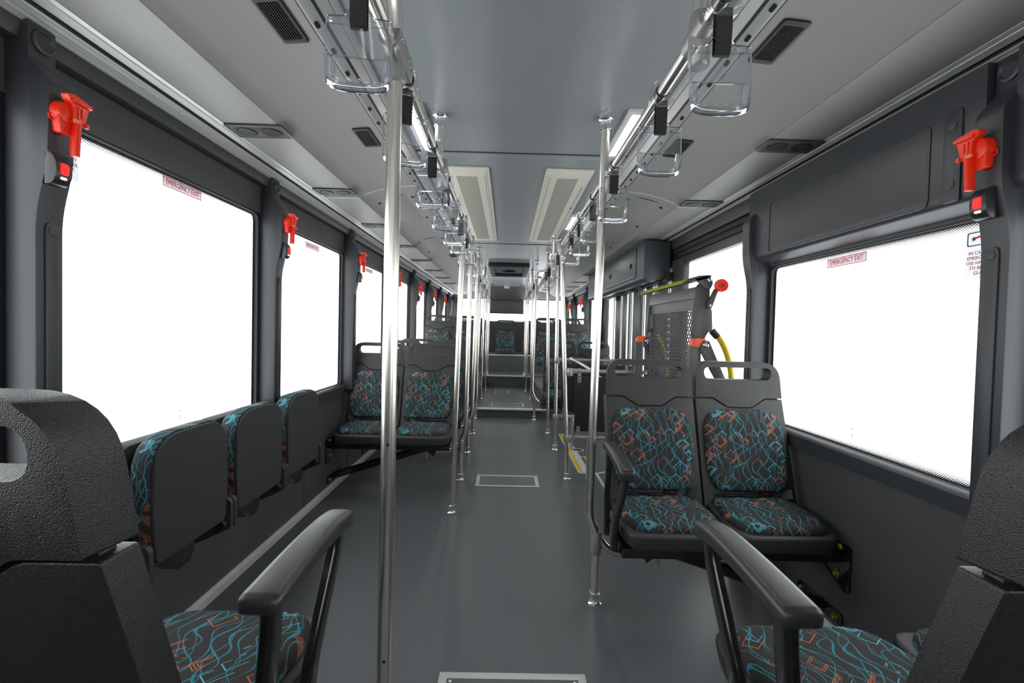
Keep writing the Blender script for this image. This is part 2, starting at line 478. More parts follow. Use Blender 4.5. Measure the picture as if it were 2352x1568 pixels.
def sweep(prof, y0, y1):
    n = len(prof); mb = MB()
    mb.add([(x, y0, z) for x, z in prof] + [(x, y1, z) for x, z in prof],
           [(i, (i + 1) % n, n + (i + 1) % n, n + i) for i in range(n)] + [tuple(range(n)), tuple(range(n, 2 * n))])
    return mb
ti = 0
SEAMS = [Y0, 2.80, 5.42, 7.9, Y1]
for s in (-1, 1):
    # cove panels between the lamp channel and the speaker panel (curved, hollow side down)
    for a, b in zip(SEAMS[:-1], SEAMS[1:]):
        ti += 1
        P0, P1, P2 = (TX(s, .630), 2.052), (TX(s, .80), 2.050), (TX(s, .935), 1.988)
        cv = [(p.x, p.y) for p in bez((*P0, 0), (*P1, 0), (*P2, 0), 10)]
        prof = cv + [(TX(s, .957), 1.970)] + [(TX(s, .957), 2.10), (TX(s, .63), 2.10)]
        struct('trim_%d' % ti, sweep(prof, a + .004, b - .004), COVE, ang=60)
        ti += 1
        prof = [(TX(s, .960), 1.971), (TX(s, .966), 1.9695), (TX(s, 1.165), 1.970), (TX(s, 1.165), 2.05), (TX(s, .960), 2.05)]
        struct('trim_%d' % ti, sweep(prof, a + .004, b - .004), LPANEL)
    ti += 1    # joint covers at the panel seams
    jm = MB()
    for b in SEAMS[1:-1]:
        prof = [(p.x, p.y - .0025) for p in bez((TX(s, .62), 2.052, 0), (TX(s, .80), 2.050, 0), (TX(s, .945), 1.984, 0), 10)] + [(TX(s, .958), 1.966), (TX(s, 1.165), 1.9665), (TX(s, 1.165), 2.08), (TX(s, .62), 2.08)]
        m2 = sweep(prof, b - .016, b + .016); jm.add(m2.v, m2.f)
    struct('trim_%d' % ti, jm, mat('joint_cover', (.40, .43, .45), .5))
    # lamp channel: three stepped aluminium bands from the cove up to the ceiling
    ti += 1
    prof = [(TX(s, .632), 2.050), (TX(s, .622), 2.049), (TX(s, .598), 2.062), (TX(s, .598), 2.068), (TX(s, .593), 2.068), (TX(s, .588), 2.074), (TX(s, .572), 2.096), (TX(s, .568), 2.094),
            (TX(s, .563), 2.098), (TX(s, .556), 2.119), (TX(s, .556), 2.16), (TX(s, .632), 2.16)]
    ch = struct('trim_%d' % ti, sweep(prof, Y0, Y1), CHAN)
    sl = MB()
    y = .2
    while y < 8:
        sl.plate(rrect(y, 0, y + .028, .010, .005, 3), [], -.001, .001, 'xy',
                 M=Matrix.Translation((TX(s, .610), 0, 2.0545)) @ Matrix.Rotation(0, 4, 'X') @ Matrix(((0, s * 1., 0, 0), (1, 0, 0, 0), (0, -.5, 1, 0), (0, 0, 0, 1))))
        y += .125
    obj('slot', sl, DARKP, ch)
    gp = MB(); gp.add(*(lambda m: (m.v, m.f))(sweep([(TX(s, .5985), 2.0615), (TX(s, .592), 2.0675), (TX(s, .592), 2.069), (TX(s, .600), 2.069)], Y0, Y1)))
    obj('groove', gp, ALUD, ch)
    gp = sweep([(TX(s, .6335), 2.0495), (TX(s, .6305), 2.0495), (TX(s, .6305), 2.06), (TX(s, .6335), 2.06)], Y0, Y1)
    obj('groove', gp, ALUD, ch)
    # aluminium cant rail profile between panel and wall header
    ti += 1
    prof = [(TX(s, 1.166), 1.968), (TX(s, 1.180), 1.9655), (TX(s, 1.183), 1.969), (TX(s, 1.186), 1.9645), (TX(s, 1.212), 1.962), (TX(s, 1.217), 1.969), (TX(s, 1.232), 1.974), (TX(s, 1.236), 1.966),
            (TX(s, 1.244), 1.961), (TX(s, 1.252), 1.964), (TX(s, 1.262), 1.958), (TX(s, 1.267), 1.9605), (TX(s, 1.274), 1.953), (TX(s, 1.278), 1.955), (TX(s, 1.292), 1.945), (TX(s, 1.31), 1.945), (TX(s, 1.31), 2.05), (TX(s, 1.166), 2.05)]
    cr = struct('trim_%d' % ti, sweep(prof, Y0, Y1), ALU, ang=20)
    obj('groove', sweep([(TX(s, 1.231), 1.9725), (TX(s, 1.237), 1.9645), (TX(s, 1.237), 1.975)], Y0, Y1), ALUD, cr)

# roof closing over the trims so no sky leaks in
rf = MB(); rf.box((.04, (Y0 + Y1) / 2, 2.205), (2.84, Y1 - Y0 + .1, .05)); ti += 1
struct('trim_%d' % ti, rf, PANEL)

# side walls: lower panel with sill, header
def wall(name, s, spans):
    X = XL if s < 0 else XR
    mb = MB()
    def b(x0, x1, y0, y1, z0, z1, bev=0.): mb.box(((x0 + x1) / 2, (y0 + y1) / 2, (z0 + z1) / 2), (abs(x1 - x0), y1 - y0, z1 - z0), bev)
    for y0, y1, z0, z1 in spans:
        b(X, X + s * .06, y0, y1, z0, z1)
    return struct(name, mb, PANEL)
RTOP = 1.56
wl = wall('wall_left', -1, [(Y0, Y1, -.06, .735), (Y0, Y1, 1.765, 2.2)])
wr = wall('wall_right', 1, [(Y0, 2.44, -.06, .755), (Y0, 2.44, RTOP, 2.2), (2.44, 6.43, 1.775, 2.2), (2.44, 6.43, -.06, .10), (6.43, Y1, -.06, .755), (6.43, Y1, 1.735, 2.2)])
# sills
sp = lambda s, X, z: [(X, z - .075), (X - s * .022, z - .068), (X - s * .026, z - .012), (X - s * .018, z - .002), (X, z + .004)]
m_ = sweep(sp(-1, XL, .742), Y0, Y1); obj('window_sill', m_, PILLAR, wl)
m_ = sweep(sp(1, XR, .757), Y0, 2.42); obj('window_sill', m_, PILLAR, wr)
m_ = sweep(sp(1, XR, .757), 6.45, Y1); obj('window_sill', m_, PILLAR, wr)
# header lips
m_ = sweep([(XL, 1.90), (XL + .035, 1.905), (XL + .045, 1.93), (XL + .045, 1.96), (XL, 1.96)], Y0, Y1); obj('header_roll', m_, PILLAR, wl)
m_ = sweep([(XR, 1.88), (XR - .03, 1.885), (XR - .04, 1.93), (XR - .04, 1.96), (XR, 1.96)], 2.5, Y1); obj('header_roll', m_, PILLAR, wr)
m_ = sweep([(XR, 1.80), (XR - .018, 1.805), (XR - .018, 1.84), (XR - .03, 1.842), (XR - .03, 1.87), (XR, 1.87)], 2.5, 6.4); obj('door_track', m_, RUBBER, wr)
# wall panel joints
for y in (.42, 2.95, 3.75, 5.0):
    g = MB(); g.box((XL + .0006, y, .33), (.002, .005, .66)); obj('panel_joint', g, ALUD, wl)
for y in (1.13,):
    g = MB(); g.box((XR - .003, y, .33), (.012, .035, .66), .003); obj('panel_joint', g, RUBBER, wr)
bl = MB(); bl.plate([(XL, 0), (XL + .036, 0), (XL + .036, .003), (XL + .024, .006), (XL + .008, .006), (XL + .005, .03), (XL, .03)], [], Y0, 6.26, 'xz')
struct('baseboard_left', bl, ALU)
br = MB(); br.plate([(XR, 0), (XR - .036, 0), (XR - .036, .003), (XR - .024, .006), (XR - .008, .006), (XR - .005, .03), (XR, .03)], [], Y0, 2.9, 'xz')
struct('baseboard_right', br, ALU)

# pillars: a moulded post with a jog near the top, a long raised rib and two caps
def pillar(s, y, zb):
    global ti
    X = XL if s < 0 else XR
    ti += 1
    d = lambda q: X - s * q
    wdt = .072
    prof = rpoly([(X, zb), (d(.078), zb), (d(.078), 1.47), (d(.108), 1.60), (d(.112), 1.80), (d(.060), 1.86), (d(.060), 1.952), (X, 1.952)], [.0, .012, .05, .05, .015, .01, .004, 0], 4)
    mb = MB(); mb.plate(prof, [], y, y + wdt, 'xz', bev=.008)
    p = struct('trim_%d' % ti, mb, PILLAR)
    r = MB(); r.plate(rrect(y + .022, zb + .06, y + wdt - .012, 1.45, .016), [], d(.076), d(.0835), 'yz', bev=.004)
    obj('rib', r, PILLAR, p)
    c = MB()
    c.lathe([(.0125, 0), (.0125, .002), (.010, .003), (0, .003)], (d(.083), y + .041, 1.428), 'x') if s < 0 else c.lathe([(.0125, 0), (.0125, -.002), (.010, -.003), (0, -.003)], (d(.083), y + .041, 1.428), 'x')
    obj('cap', c, PILLAR, p)
    c = MB(); q = -s
    c.lathe([(.030, 0), (.030, q * .006), (.024, q * .009), (.019, q * .004), (.0, q * .004)], (d(.060), y + .036, 1.912), 'x')
    obj('socket_cap', c, PILLAR, p)
    return p
for y in LP: pillar(-1, y, .70)
RPIL = [-1.23, -.02, 1.175, 2.405]
for y in RPIL: pillar(1, y, .72)
for y in (6.43, 7.66, 9.2): pillar(1, y, .72)
# right header panels over the first windows: a moulded board with recessed fields
for y0, y1 in ((-1.16, -.02), (.055, 1.175), (1.25, 2.47)):
    ti += 1
    hb = MB(); hb.plate(rpoly([(XR, RTOP + .012), (XR - .072, RTOP + .035), (XR - .080, RTOP + .06), (XR - .080, 1.952), (XR, 1.952)], [0, .01, .01, 0, 0], 3), [], y0, y1, 'xz')
    h = struct('trim_%d' % ti, hb, PILLAR)
    fm = MB(); fm.plate(rrect(y0 + .16, 1.605, y1 - .19, 1.86, .03), [rrect(y0 + .168, 1.613, y1 - .198, 1.852, .025)], XR - .083, XR - .078, 'yz', bev=.0015)
    obj('raised_field_edge', fm, PILLAR, h)
    fm = MB(); fm.plate(rrect(y0 + .06, 1.60, y0 + .115, 1.865, .014), [], XR - .085, XR - .078, 'yz', bev=.003)
    obj('end_boss', fm, PILLAR, h)
    fm = MB()
    for z in (1.65, 1.82): fm.lathe([(.012, 0), (.012, -.002), (.0, -.003)], (XR - .085, y0 + .087, z), 'x')
    obj('screw_cap', fm, PILLAR, h)

# windows
def pane(name, s, y0, y1, z0, z1, off=.022):
    X = (XL if s < 0 else XR) + s * off
    me = bpy.data.meshes.new('glass_pane')
    ny, nz = 2, 2
    ys = [y0, y1]; zs = [z0, z1]
    t = .004
    vs = [(X, y, z) for y in ys for z in zs]
    me.from_pydata(vs, [], [(0, 1, 3, 2)])
    la = me.uv_layers.new(name='edge_a'); lb = me.uv_layers.new(name='edge_b')
    for lp in me.loops:
        v = me.vertices[lp.vertex_index].co
        la.data[lp.index].uv = (v.y - y0, v.z - z0); lb.data[lp.index].uv = (y1 - v.y, z1 - v.z)
    me.materials.append(PANE)
    o = bpy.data.objects.new(name, me); COL.objects.link(o); o['kind'] = 'structure'
    fr = MB(); fr.plate(rrect(y0 - .01, z0 - .01, y1 + .01, z1 + .01, .002), [rrect(y0 + .017, z0 + .017, y1 - .017, z1 - .017, .042, 6)], X - s * .020, X + s * .006, 'yz')
    obj('window_gasket', fr, RUBBER, o)
    return o
wi = 0
WL = []
for a, b in zip(LP[:-1], LP[1:]):
    wi += 1
    WL.append(pane('window_%d' % wi, -1, a + .074, b - .004, .725, 1.775))
wi += 1; pane('window_%d' % wi, -1, LP[-1] + .074, Y1 - .1, .725, 1.775)
WR = []
for a, b in zip(RPIL[:-1], RPIL[1:]):
    wi += 1
    WR.append(pane('window_%d' % wi, 1, a + .074, b - .004, .745, 1.572))
for a, b in ((6.505, 7.655), (7.735, 9.195), (9.275, 10.4)):
    wi += 1
    pane('window_%d' % wi, 1, a, b, .745, 1.745)

# etched glass marks
def etched(win, s, y, z):
    X = (XL if s < 0 else XR) + s * .0195
    R = Matrix(((0, 0, -s, X), (-s, 0, 0, y), (0, 1, 0, z), (0, 0, 0, 1)))
    mb = MB()
    for k, (a, b) in enumerate(((-.019, .004), (-.017, .012), (-.018, .010), (-.014, .013), (-.018, -.002))):
        q = a
        while q < b: mb.box((q + .0016, .022 - k * .011, 0), (.0022, .0045 if k == 0 else .0025, .0004), M=R); q += .0042
    mb.box((.015, .020, 0), (.005, .007, .0004), M=R); mb.box((.014, -.006, 0), (.004, .014, .0004), M=R)
    obj('etched_mark', mb, ETCH, win)
etched(WL[2], -1, 1.835, .825); etched(WR[2], 1, 1.825, .82)

# right doorway: two glazed folding leaves in dark frames
dm = MB()
for y0, y1 in ((2.47, 2.545), (3.50, 3.74), (3.86, 4.08), (4.2, 4.43), (4.6, 4.88), (5.08, 5.30), (5.36, 5.66), (6.24, 6.43)):
    dm.box((XR - .012, (y0 + y1) / 2, .93), (.05, y1 - y0, 1.70), .012)
for y0, y1 in ((2.5, 3.6), (3.6, 6.4)):
    dm.box((XR - .005, (y0 + y1) / 2, 1.765), (.045, y1 - y0, .06), .008)
    dm.box((XR - .005, (y0 + y1) / 2, .12), (.045, y1 - y0, .16), .008)
d1 = struct('door_1', dm, DOORF)
dg = MB()
dg.box((XR + .02, 4.45, .95), (.006, 3.9, 1.66))
obj('door_glass', dg, mat_clear('door_glass', .02, (.95, .97, .97)), d1)
es = MB()
for y in (3.76, 4.115, 4.17, 4.45, 4.90, 5.06, 5.33, 5.69): es.tube([(XR - .045, y, .2), (XR - .045, y, 1.62)], .010, 8)
obj('door_edge_strip', es, ALU, d1)
hk = MB()
for y in (4.56, 5.5): hk.box((XR - .06, y, 1.60), (.03, .05, .05), .004)
obj('door_bracket', hk, GREYM, d1)
hm = MB()
hm.box((XR - .06, 4.9, 1.66), (.06, 2.4, .07), .006)
for y in (3.9, 4.4, 4.75, 5.2): hm.box((XR - .09, y, 1.65), (.05, .12, .05), .006)
obj('door_operator_rail', hm, RUBBER, d1)

# rear wall
bwm = MB()
bwm.box((.04, Y1 + .03, .67), (2.76, .06, 1.44))
bwm.box((.04, Y1 + .03, 2.05), (2.76, .06, .33))
bwm.box((XL + .06, Y1 + .02, 1.6), (.16, .08, .7)); bwm.box((XR - .06, Y1 + .02, 1.6), (.16, .08, .7))
wb = struct('wall_back', bwm, PANEL)
cbx = MB(); cbx.plate([(9.86, 2.119), (Y1 - .05, 1.86), (Y1 - .05, 1.56), (Y1 - .02, 1.56), (Y1 - .02, 2.119)], [], -.50, .36, 'yz', bev=.01)
obj('engine_hatch_panel', cbx, PANEL, wb)
g = MB(); g.box((-.07, Y1 - .054, 1.85), (.84, .012, .012)); g.box((-.07, Y1 - .056, 1.575), (.84, .014, .02)); obj('panel_ridge', g, PILLAR, wb)
cb2 = MB(); cb2.plate([(10.0, 2.119), (Y1 - .02, 1.90), (Y1 - .02, 2.119)], [], -1.2, 1.3, 'yz'); obj('rear_cove', cb2, PANEL, wb)
wi += 1
me = bpy.data.meshes.new('rear_glass'); me.from_pydata([(XL, Y1 + .03, 1.38), (XR, Y1 + .03, 1.38), (XR, Y1 + .03, 1.90), (XL, Y1 + .03, 1.90)], [], [(0, 1, 2, 3)])
me.materials.append(mat_clear('rear_glass', .02)); ro = bpy.data.objects.new('window_%d' % wi, me); COL.objects.link(ro); ro['kind'] = 'structure'
g = MB(); g.tube([(-1.2, Y1 - .03, 1.385), (1.28, Y1 - .03, 1.385)], .012, 8); obj('parcel_rail', g, ALU, ro)
# unseen front wall behind camera: mostly solid to darken near seats, shallow windscreen opening
fw = MB(); fw.box((.04, Y0 - .03, .62), (2.76, .06, 1.36)); fw.box((.04, Y0 - .03, 2.0), (2.76, .06, .5))
struct('wall_front', fw, PANEL)

# ---------------------------------------------------------------- seats
TILT = .32
def yb(z): return .300 + TILT * (min(z, .90) - .45) + .18 * max(0., z - .90)
def lean(p): return (p[0], p[1] + yb(p[2]), p[2])
def make_seat(grain, label, deep=0., arm=0):
    """faces -y, front edge at y=0, floor at z=0. arm: -1 or 1 puts an armrest on that side"""
    t = empty('bus_seat', (0, 0, 0), 0, label, 'seat')
    D = deep
    W = lambda p: (p[0], p[1] + yb(p[2]) + D, p[2])
    # lower back shell
    low = rpoly([(-.211, .40), (.211, .40), (.209, .895), (.125, .895), (.058, .853), (-.058, .853), (-.125, .895), (-.209, .895)], [.02, .02, 0.004, .012, .012, .012, .012, .004], 3)
    mb = MB(); mb.plate(low, [], -.0, .052, 'xz', bev=.014, seg=3, warp=W)
    mb.plate(rrect(-.194, .80, .194, .935, .01, 2), [], .016, .038, 'xz', warp=W)
    obj('backrest', mb, grain, t)
    up = rpoly([(-.207, .901), (-.125, .901), (-.058, .859), (.058, .859), (.125, .901), (.207, .901), (.203, 1.07), (-.203, 1.07)], [.004, .012, .012, .012, .012, .004, .10, .10], 8)
    hole = rpoly([(-.160, .985), (.160, .985), (.165, 1.043), (-.165, 1.043)], .028, 5)
    def WU(p):     # the rear face is drawn in, so the sides show a broad facet
        k = max(0., (p[1] - .02)) / .036
        return W((p[0] * (1 - (.05 * k if abs(p[0]) > .17 else 0.)), p[1], p[2]))
    mb = MB(); mb.plate(up, [hole], -.004, .056, 'xz', bev=.013, seg=3, warp=WU)
    obj('headrest', mb, grain, t)
    # back cushion
    oc = rpoly([(-.160, .497), (.160, .497), (.187, .60), (.180, .846), (-.180, .846), (-.187, .60)], [.07, .07, .05, .10, .10, .05], 6)
    mb = MB(); mb.pad(oc, lambda u, v, h: (u, yb(v) + D + .004 - h, v), .036)
    obj('back_cushion', mb, FABRIC, t, 60)
    # seat pan
    pan = rpoly([(-.196, .40 + D), (-.2155, .08), (-.190, -.012), (.190, -.012), (.2155, .08), (.196, .40 + D)], [.02, .07, .055, .055, .07, .02], 6)
    def WP(p):
        z = p[2]; y = p[1]
        k = max(0, (.41 - z)) * 1.1        # sides draw in towards the underside
        return (p[0] * (1 - k), .2 + (y - .2) * (1 - k * .5), z + .022 * (y / .4 - .0))
    mb = MB(); mb.plate(pan, [], .355, .425, 'xy', bev=.016, seg=3, warp=WP)
    obj('seat_pan', mb, grain, t)
    oc = rpoly([(-.165, .335 + D), (-.194, .12), (-.160, .012), (.160, .012), (.194, .12), (.165, .335 + D)], [.03, .08, .075, .075, .08, .03], 6)
    mb = MB(); mb.pad(oc, lambda u, v, h: (u, v, .422 + .022 * v / .4 + h), .036)
    obj('seat_cushion', mb, FABRIC, t, 60)
    return t
def add_arm(t, a, y0, y1, droop=.0):
    x = a * .238
    A = empty('armrest', (0, 0, 0)); A.parent = t
    mb = MB()
    bm = bmesh.new(); bmesh.ops.create_cube(bm, size=1.)
    bmesh.ops.subdivide_edges(bm, edges=[e for e in bm.edges if abs((e.verts[0].co - e.verts[1].co).y) > .5], cuts=8, use_grid_fill=True)
    for v in bm.verts:
        k = v.co.y + .5
        yy = y0 + (y1 - y0) * k
        wd = .058 + (.012 * k if droop == 0 else 0) - droop * 1.2 * max(0, k - .45)
        v.co = Vector((x + v.co.x * wd, yy, .700 + v.co.z * (.044 - .010 * k) + .006 * math.sin(PI * k) + droop * math.cos(PI * min(1, k * 1.3)) * -.35 - .012 * (max(0, .3 - k) / .3) ** 2))
    bmesh.ops.bevel(bm, geom=[e for e in bm.edges if len(e.link_faces) == 2 and e.calc_face_angle(0) > .6], offset=.015, segments=3, profile=.6, affect='EDGES', clamp_overlap=True)
    mb.bm(bm); obj('arm_pad', mb, ARMP, A)
    for pts in ([(x, y0 + .035, .69), (x, y0 + .04, .64), (x, y0 + .17, .47), (x, y0 + .19, .40), (x, y0 + .19, .33)],
                [(x, y1 - .05, .69), (x, y1 - .045, .62), (x, y1 - .02, .50), (x, y1 - .03, .40), (x, y1 - .03, .33)]):
        mb = MB()
        P = []
        for i in range(len(pts) - 1):
            P += [Vector(pts[i]).lerp(Vector(pts[i + 1]), k / 4) for k in range(4)]
        P.append(Vector(pts[-1]))
        for _ in range(2): P = [P[0]] + [(P[i - 1] + P[i] * 2 + P[i + 1]) / 4 for i in range(1, len(P) - 1)] + [P[-1]]
        mb.tube(P, 1., 12, sq=(.012, .025)); obj('arm_post', mb, BLACKM, A)
def add_belt(t, side):
    mb = MB()
    mb.tube([(side * -.17, .335, .476), (side * -.12, .30, .482), (side * -.06, .315, .478), (side * .0, .30, .481), (side * .04, .318, .478)], 1., 8, sq=(.023, .0018))
    b = obj('seat_belt', mb, WEB, t)
    mb = MB(); mb.box((side * .07, .315, .484), (.06, .034, .014), .004); obj('buckle', mb, DARKP, b)
    mb = MB(); mb.box((side * .07, .300, .489), (.02, .010, .006), .001); obj('release_button', mb, REDD, b)
    mb = MB(); mb.tube([(side * .19, .355, .47), (side * .185, .33, .50), (side * .16, .30, .505), (side * .15, .27, .475)], 1., 8, sq=(.022, .002)); obj('belt_loop', mb, WEB, b)

# the two nearest seats, seen from behind
sa = make_seat(PEBBLE, 'nearest left aisle seat seen from behind, pebbled black shell with armrest and patterned cushion', .16, 0)
sa.location = (-.62, 1.125, .055); sa.rotation_euler = (0, 0, PI)
add_arm(sa, -1, .030, .410)
sb = dup(sa, (.715, 1.105, .055), None, 'nearest right aisle seat seen from behind, pebbled black shell, armrest over its patterned cushion', skip=('armrest',))
add_arm(sb, 1, .030, .400)
c = dup(sa, (-1.055, 1.125, .055), None, 'left front window seat, seen only through the handle slot of the nearest aisle seat', skip=('armrest',))
c.scale = (.92, 1, 1)
c = dup(sa, (1.133, 1.105, .055), None, 'right front window seat, only a cushion edge showing behind the aisle seat', skip=('armrest',))
c.scale = (.92, 1, 1)

# facing pair on the right
s1 = make_seat(PLASTIC, 'right facing pair, aisle seat with an armrest and loose lap belt')
s1.location = (.688, 1.755, 0)
add_belt(s1, 1)
s2 = dup(s1, (1.119, 1.755, 0), None, 'right facing pair, window seat beside the dark wall under the emergency exit window')
add_arm(s1, -1, -.11, .25, .022)
plain = make_seat(PLASTIC, 'left facing pair beyond the folded seats, window seat by the wall')
plain.location = (-1.035, 3.28, 0)
add_belt(plain, -1)
dup(plain, (-.603, 3.28, 0), None, 'left facing pair beyond the folded seats, aisle seat beside the steel pole')
base = make_seat(PLASTIC, 'x')
base.location = (-1.035, 4.09, 0); base['label'] = 'left window seat in the second facing row, mostly hidden behind the first pair'
dup(base, (-.603, 4.09, 0), None, 'left aisle seat in the second facing row, its handle bar showing above the first pair')
dup(base, (-1.035, 4.90, 0), None, 'left window seat in the third facing row, only its top bar in view')
dup(base, (-.603, 4.90, 0), None, 'left aisle seat in the third facing row, behind the bunched poles')
dup(base, (-1.043, 6.60, .33), None, 'left raised window seat on the plinth above the others, patterned cushion showing')
dup(base, (-.613, 6.60, .33), None, 'left raised aisle seat on the plinth, half hidden by the bunched poles')
dup(base, (-1.043, 7.42, .33), None, 'rearmost left window seat on the plinth, handle seen through the slot of the one ahead')
dup(base, (-.613, 7.42, .33), None, 'rearmost left aisle seat on the plinth, behind the bunched poles')
dup(base, (.674, 5.42, 0), None, 'right aisle seat at floor level behind the black partition boards')
dup(base, (1.108, 5.42, 0), None, 'right window seat at floor level behind the black partition boards')
dup(base, (.64, 6.72, .33), None, 'right raised aisle seat on the plinth below the rear window')
dup(base, (1.07, 6.72, .33), None, 'right raised window seat on the plinth, bright cushion corner by the glass')
dup(base, (.64, 7.54, .33), None, 'rearmost right aisle seat on the plinth, behind the poles')
dup(base, (1.07, 7.54, .33), None, 'rearmost right window seat on the plinth, its handle bar seen through the one ahead')
for x, lb in ((-1.03, 'back row seat in the far left corner under the rear window'), (-.595, 'back row seat between the left corner and the centre'), (-.035, 'centre seat of the back row at the end of the aisle'),
              (.525, 'back row seat just right of the centre one'), (1.06, 'back row seat in the far right corner under the rear window')):
    dup(base, (x, 9.43, .335), None, lb)

# seat frames bolted to the wall
def seat_frame(s, yf, lb, cx0, cx1):
    X = XL if s < 0 else XR
    t = empty('seat_frame', (0, 0, 0), 0, lb, 'seat frame')
    mb = MB()
    for y in (yf + .05, yf + .30): mb.box(((cx0 + X) / 2, y, .330), (abs(X - cx0), .045, .040), .004)
    mb.box((cx0 + s * .02, yf + .175, .33), (.04, .27, .035), .004)
    mb.box((cx0 + s * .44, yf + .175, .33), (.04, .27, .035), .004)
    obj('beam', mb, BLACKM, t)
    mb = MB(); mb.plate(rpoly([(yf - .01, .385), (yf + .30, .385), (yf + .30, .345), (yf + .02, .20), (yf - .01, .20)], .012, 2), [], X - s * .001, X - s * .010, 'yz', bev=.002)
    wp = obj('wall_plate', mb, BLACKM, t)
    for y, z in ((yf + .045, .365), (yf + .055, .255), (yf + .16, .29)):
        q = -s; mb = MB()
        mb.lathe([(.015, 0), (.015, q * .003), (.011, q * .003), (.011, q * .012), (.006, q * .015), (0, q * .015)], (X - s * .010, y, z), 'x', 8)
        obj('bolt', mb, BRASS, wp)
    mb = MB()
    mb.tube([(cx0 + s * .14, yf + .16, .315), (X - s * .012, yf + .14, .085)], 1., 8, sq=(.024, .026))
    mb.plate([(cx0 + s * .09, .31), (cx0 + s * .21, .31), (cx0 + s * .13, .24)], [], yf + .13, yf + .19, 'xz')
    obj('strut', mb, BLACKM, t)
    mb = MB(); mb.plate(rrect(yf + .02, .052, yf + .30, .102, .02), [], X - s * .001, X - s * .009, 'yz', bev=.002)
    fp = obj('foot_plate', mb, BLACKM, t)
    for y in (yf + .055, yf + .265):
        q = -s; mb = MB()
        mb.lathe([(.014, 0), (.014, q * .003), (.010, q * .003), (.010, q * .012), (.006, q * .014), (0, q * .014)], (X - s * .009, y, .077), 'x', 8)
        obj('bolt', mb, BRASS, fp)
seat_frame(1, 1.765, 'black steel frame and wall strut under the right facing pair of seats', .475, 0)
seat_frame(-1, 3.30, 'black steel frame and wall strut under the first left facing pair of seats', -.40, 0)
seat_frame(-1, 4.11, 'black steel frame under the second left facing row of seats', -.40, 0)
seat_frame(-1, 4.92, 'black steel frame under the third left facing row of seats', -.40, 0)
seat_frame(1, 5.44, 'black steel frame under the right floor level seats behind the partitions', .42, 0)

# three folded seats on the left wall; local x runs along the bus, local y out from the wall (0) into the aisle
def make_flip():
    t = empty('folding_seat', (0, 0, 0), 0, 'x', 'folding seat')
    oc = rpoly([(-.185, .42), (.185, .42), (.20, .60), (.185, .835), (-.185, .835), (-.20, .60)], [.03, .03, .05, .11, .11, .05], 7)
    mb = MB(); mb.pad(oc, lambda u, v, h: (u, .175 - h, v), .085); obj('seat_cushion', mb, FOLDFAB, t, 60)
    inn = [(u * .975, .628 + (v - .628) * .975) for u, v in oc]
    mb = MB(); mb.plate(inn, [], .170, .188, 'xz', bev=.006, seg=3); obj('underside_board', mb, PLAINF, t)
    mb = MB(); mb.plate(rrect(-.19, .38, .19, .80, .06), [], .008, .075, 'xz', bev=.015); obj('back_pad', mb, PLAINF, t)
    for s in (-1, 1):
        mb = MB(); mb.plate(rpoly([(.02, .30), (.150, .36), (.195, .38), (.195, .490), (.175, .505), (.02, .505)], .012, 3), [], s * .1995, s * .2195, 'yz', bev=.004); hb = obj('hinge_bracket', mb, PILLAR, t)
        mb = MB(); mb.lathe([(.022, -.008), (.026, 0), (.020, .012), (0, .014)], (s * .2005, .155, .395), 'x', 12); obj('hinge_boss', mb, RUBBER, hb)
    mb = MB()
    mb.plate([(-.04, .425), (.16, .425), (.13, .395), (.10, .395), (.05, .345), (-.01, .345), (-.03, .38)], [], .10, .165, 'xz', bev=.004); obj('latch_plate', mb, BLACKM, t)
    mb = MB(); mb.lathe([(.020, 0), (.020, -.012), (.008, -.014), (0, -.014)], (-.205, .055, .63), 'x', 10); mb.tube([(-.205, .03, .72), (-.205, .05, .66), (-.205, .055, .56), (-.205, .06, .50)], 1., 8, sq=(.018, .003)); obj('belt_anchor', mb, WEB, t)
    return t
FS = make_flip(); FS.location = (XL, 1.635, 0); FS.rotation_euler = (0, 0, PI / 2); FS.scale = (1, -1, 1)
FS.scale = (1, 1, 1); FS.rotation_euler = (0, 0, -PI / 2)
# rotating -90 deg sends local y to +x (into the aisle) and local x to -y
FS['label'] = 'nearest of the three seats folded up against the left wall'
FS['group'] = 'folded seats along the left wall'
dup(FS, (XL, 2.08, 0), None, 'middle one of the three seats folded up against the left wall')
dup(FS, (XL, 2.525, 0), None, 'farthest of the three folded seats, next to the left facing pair')

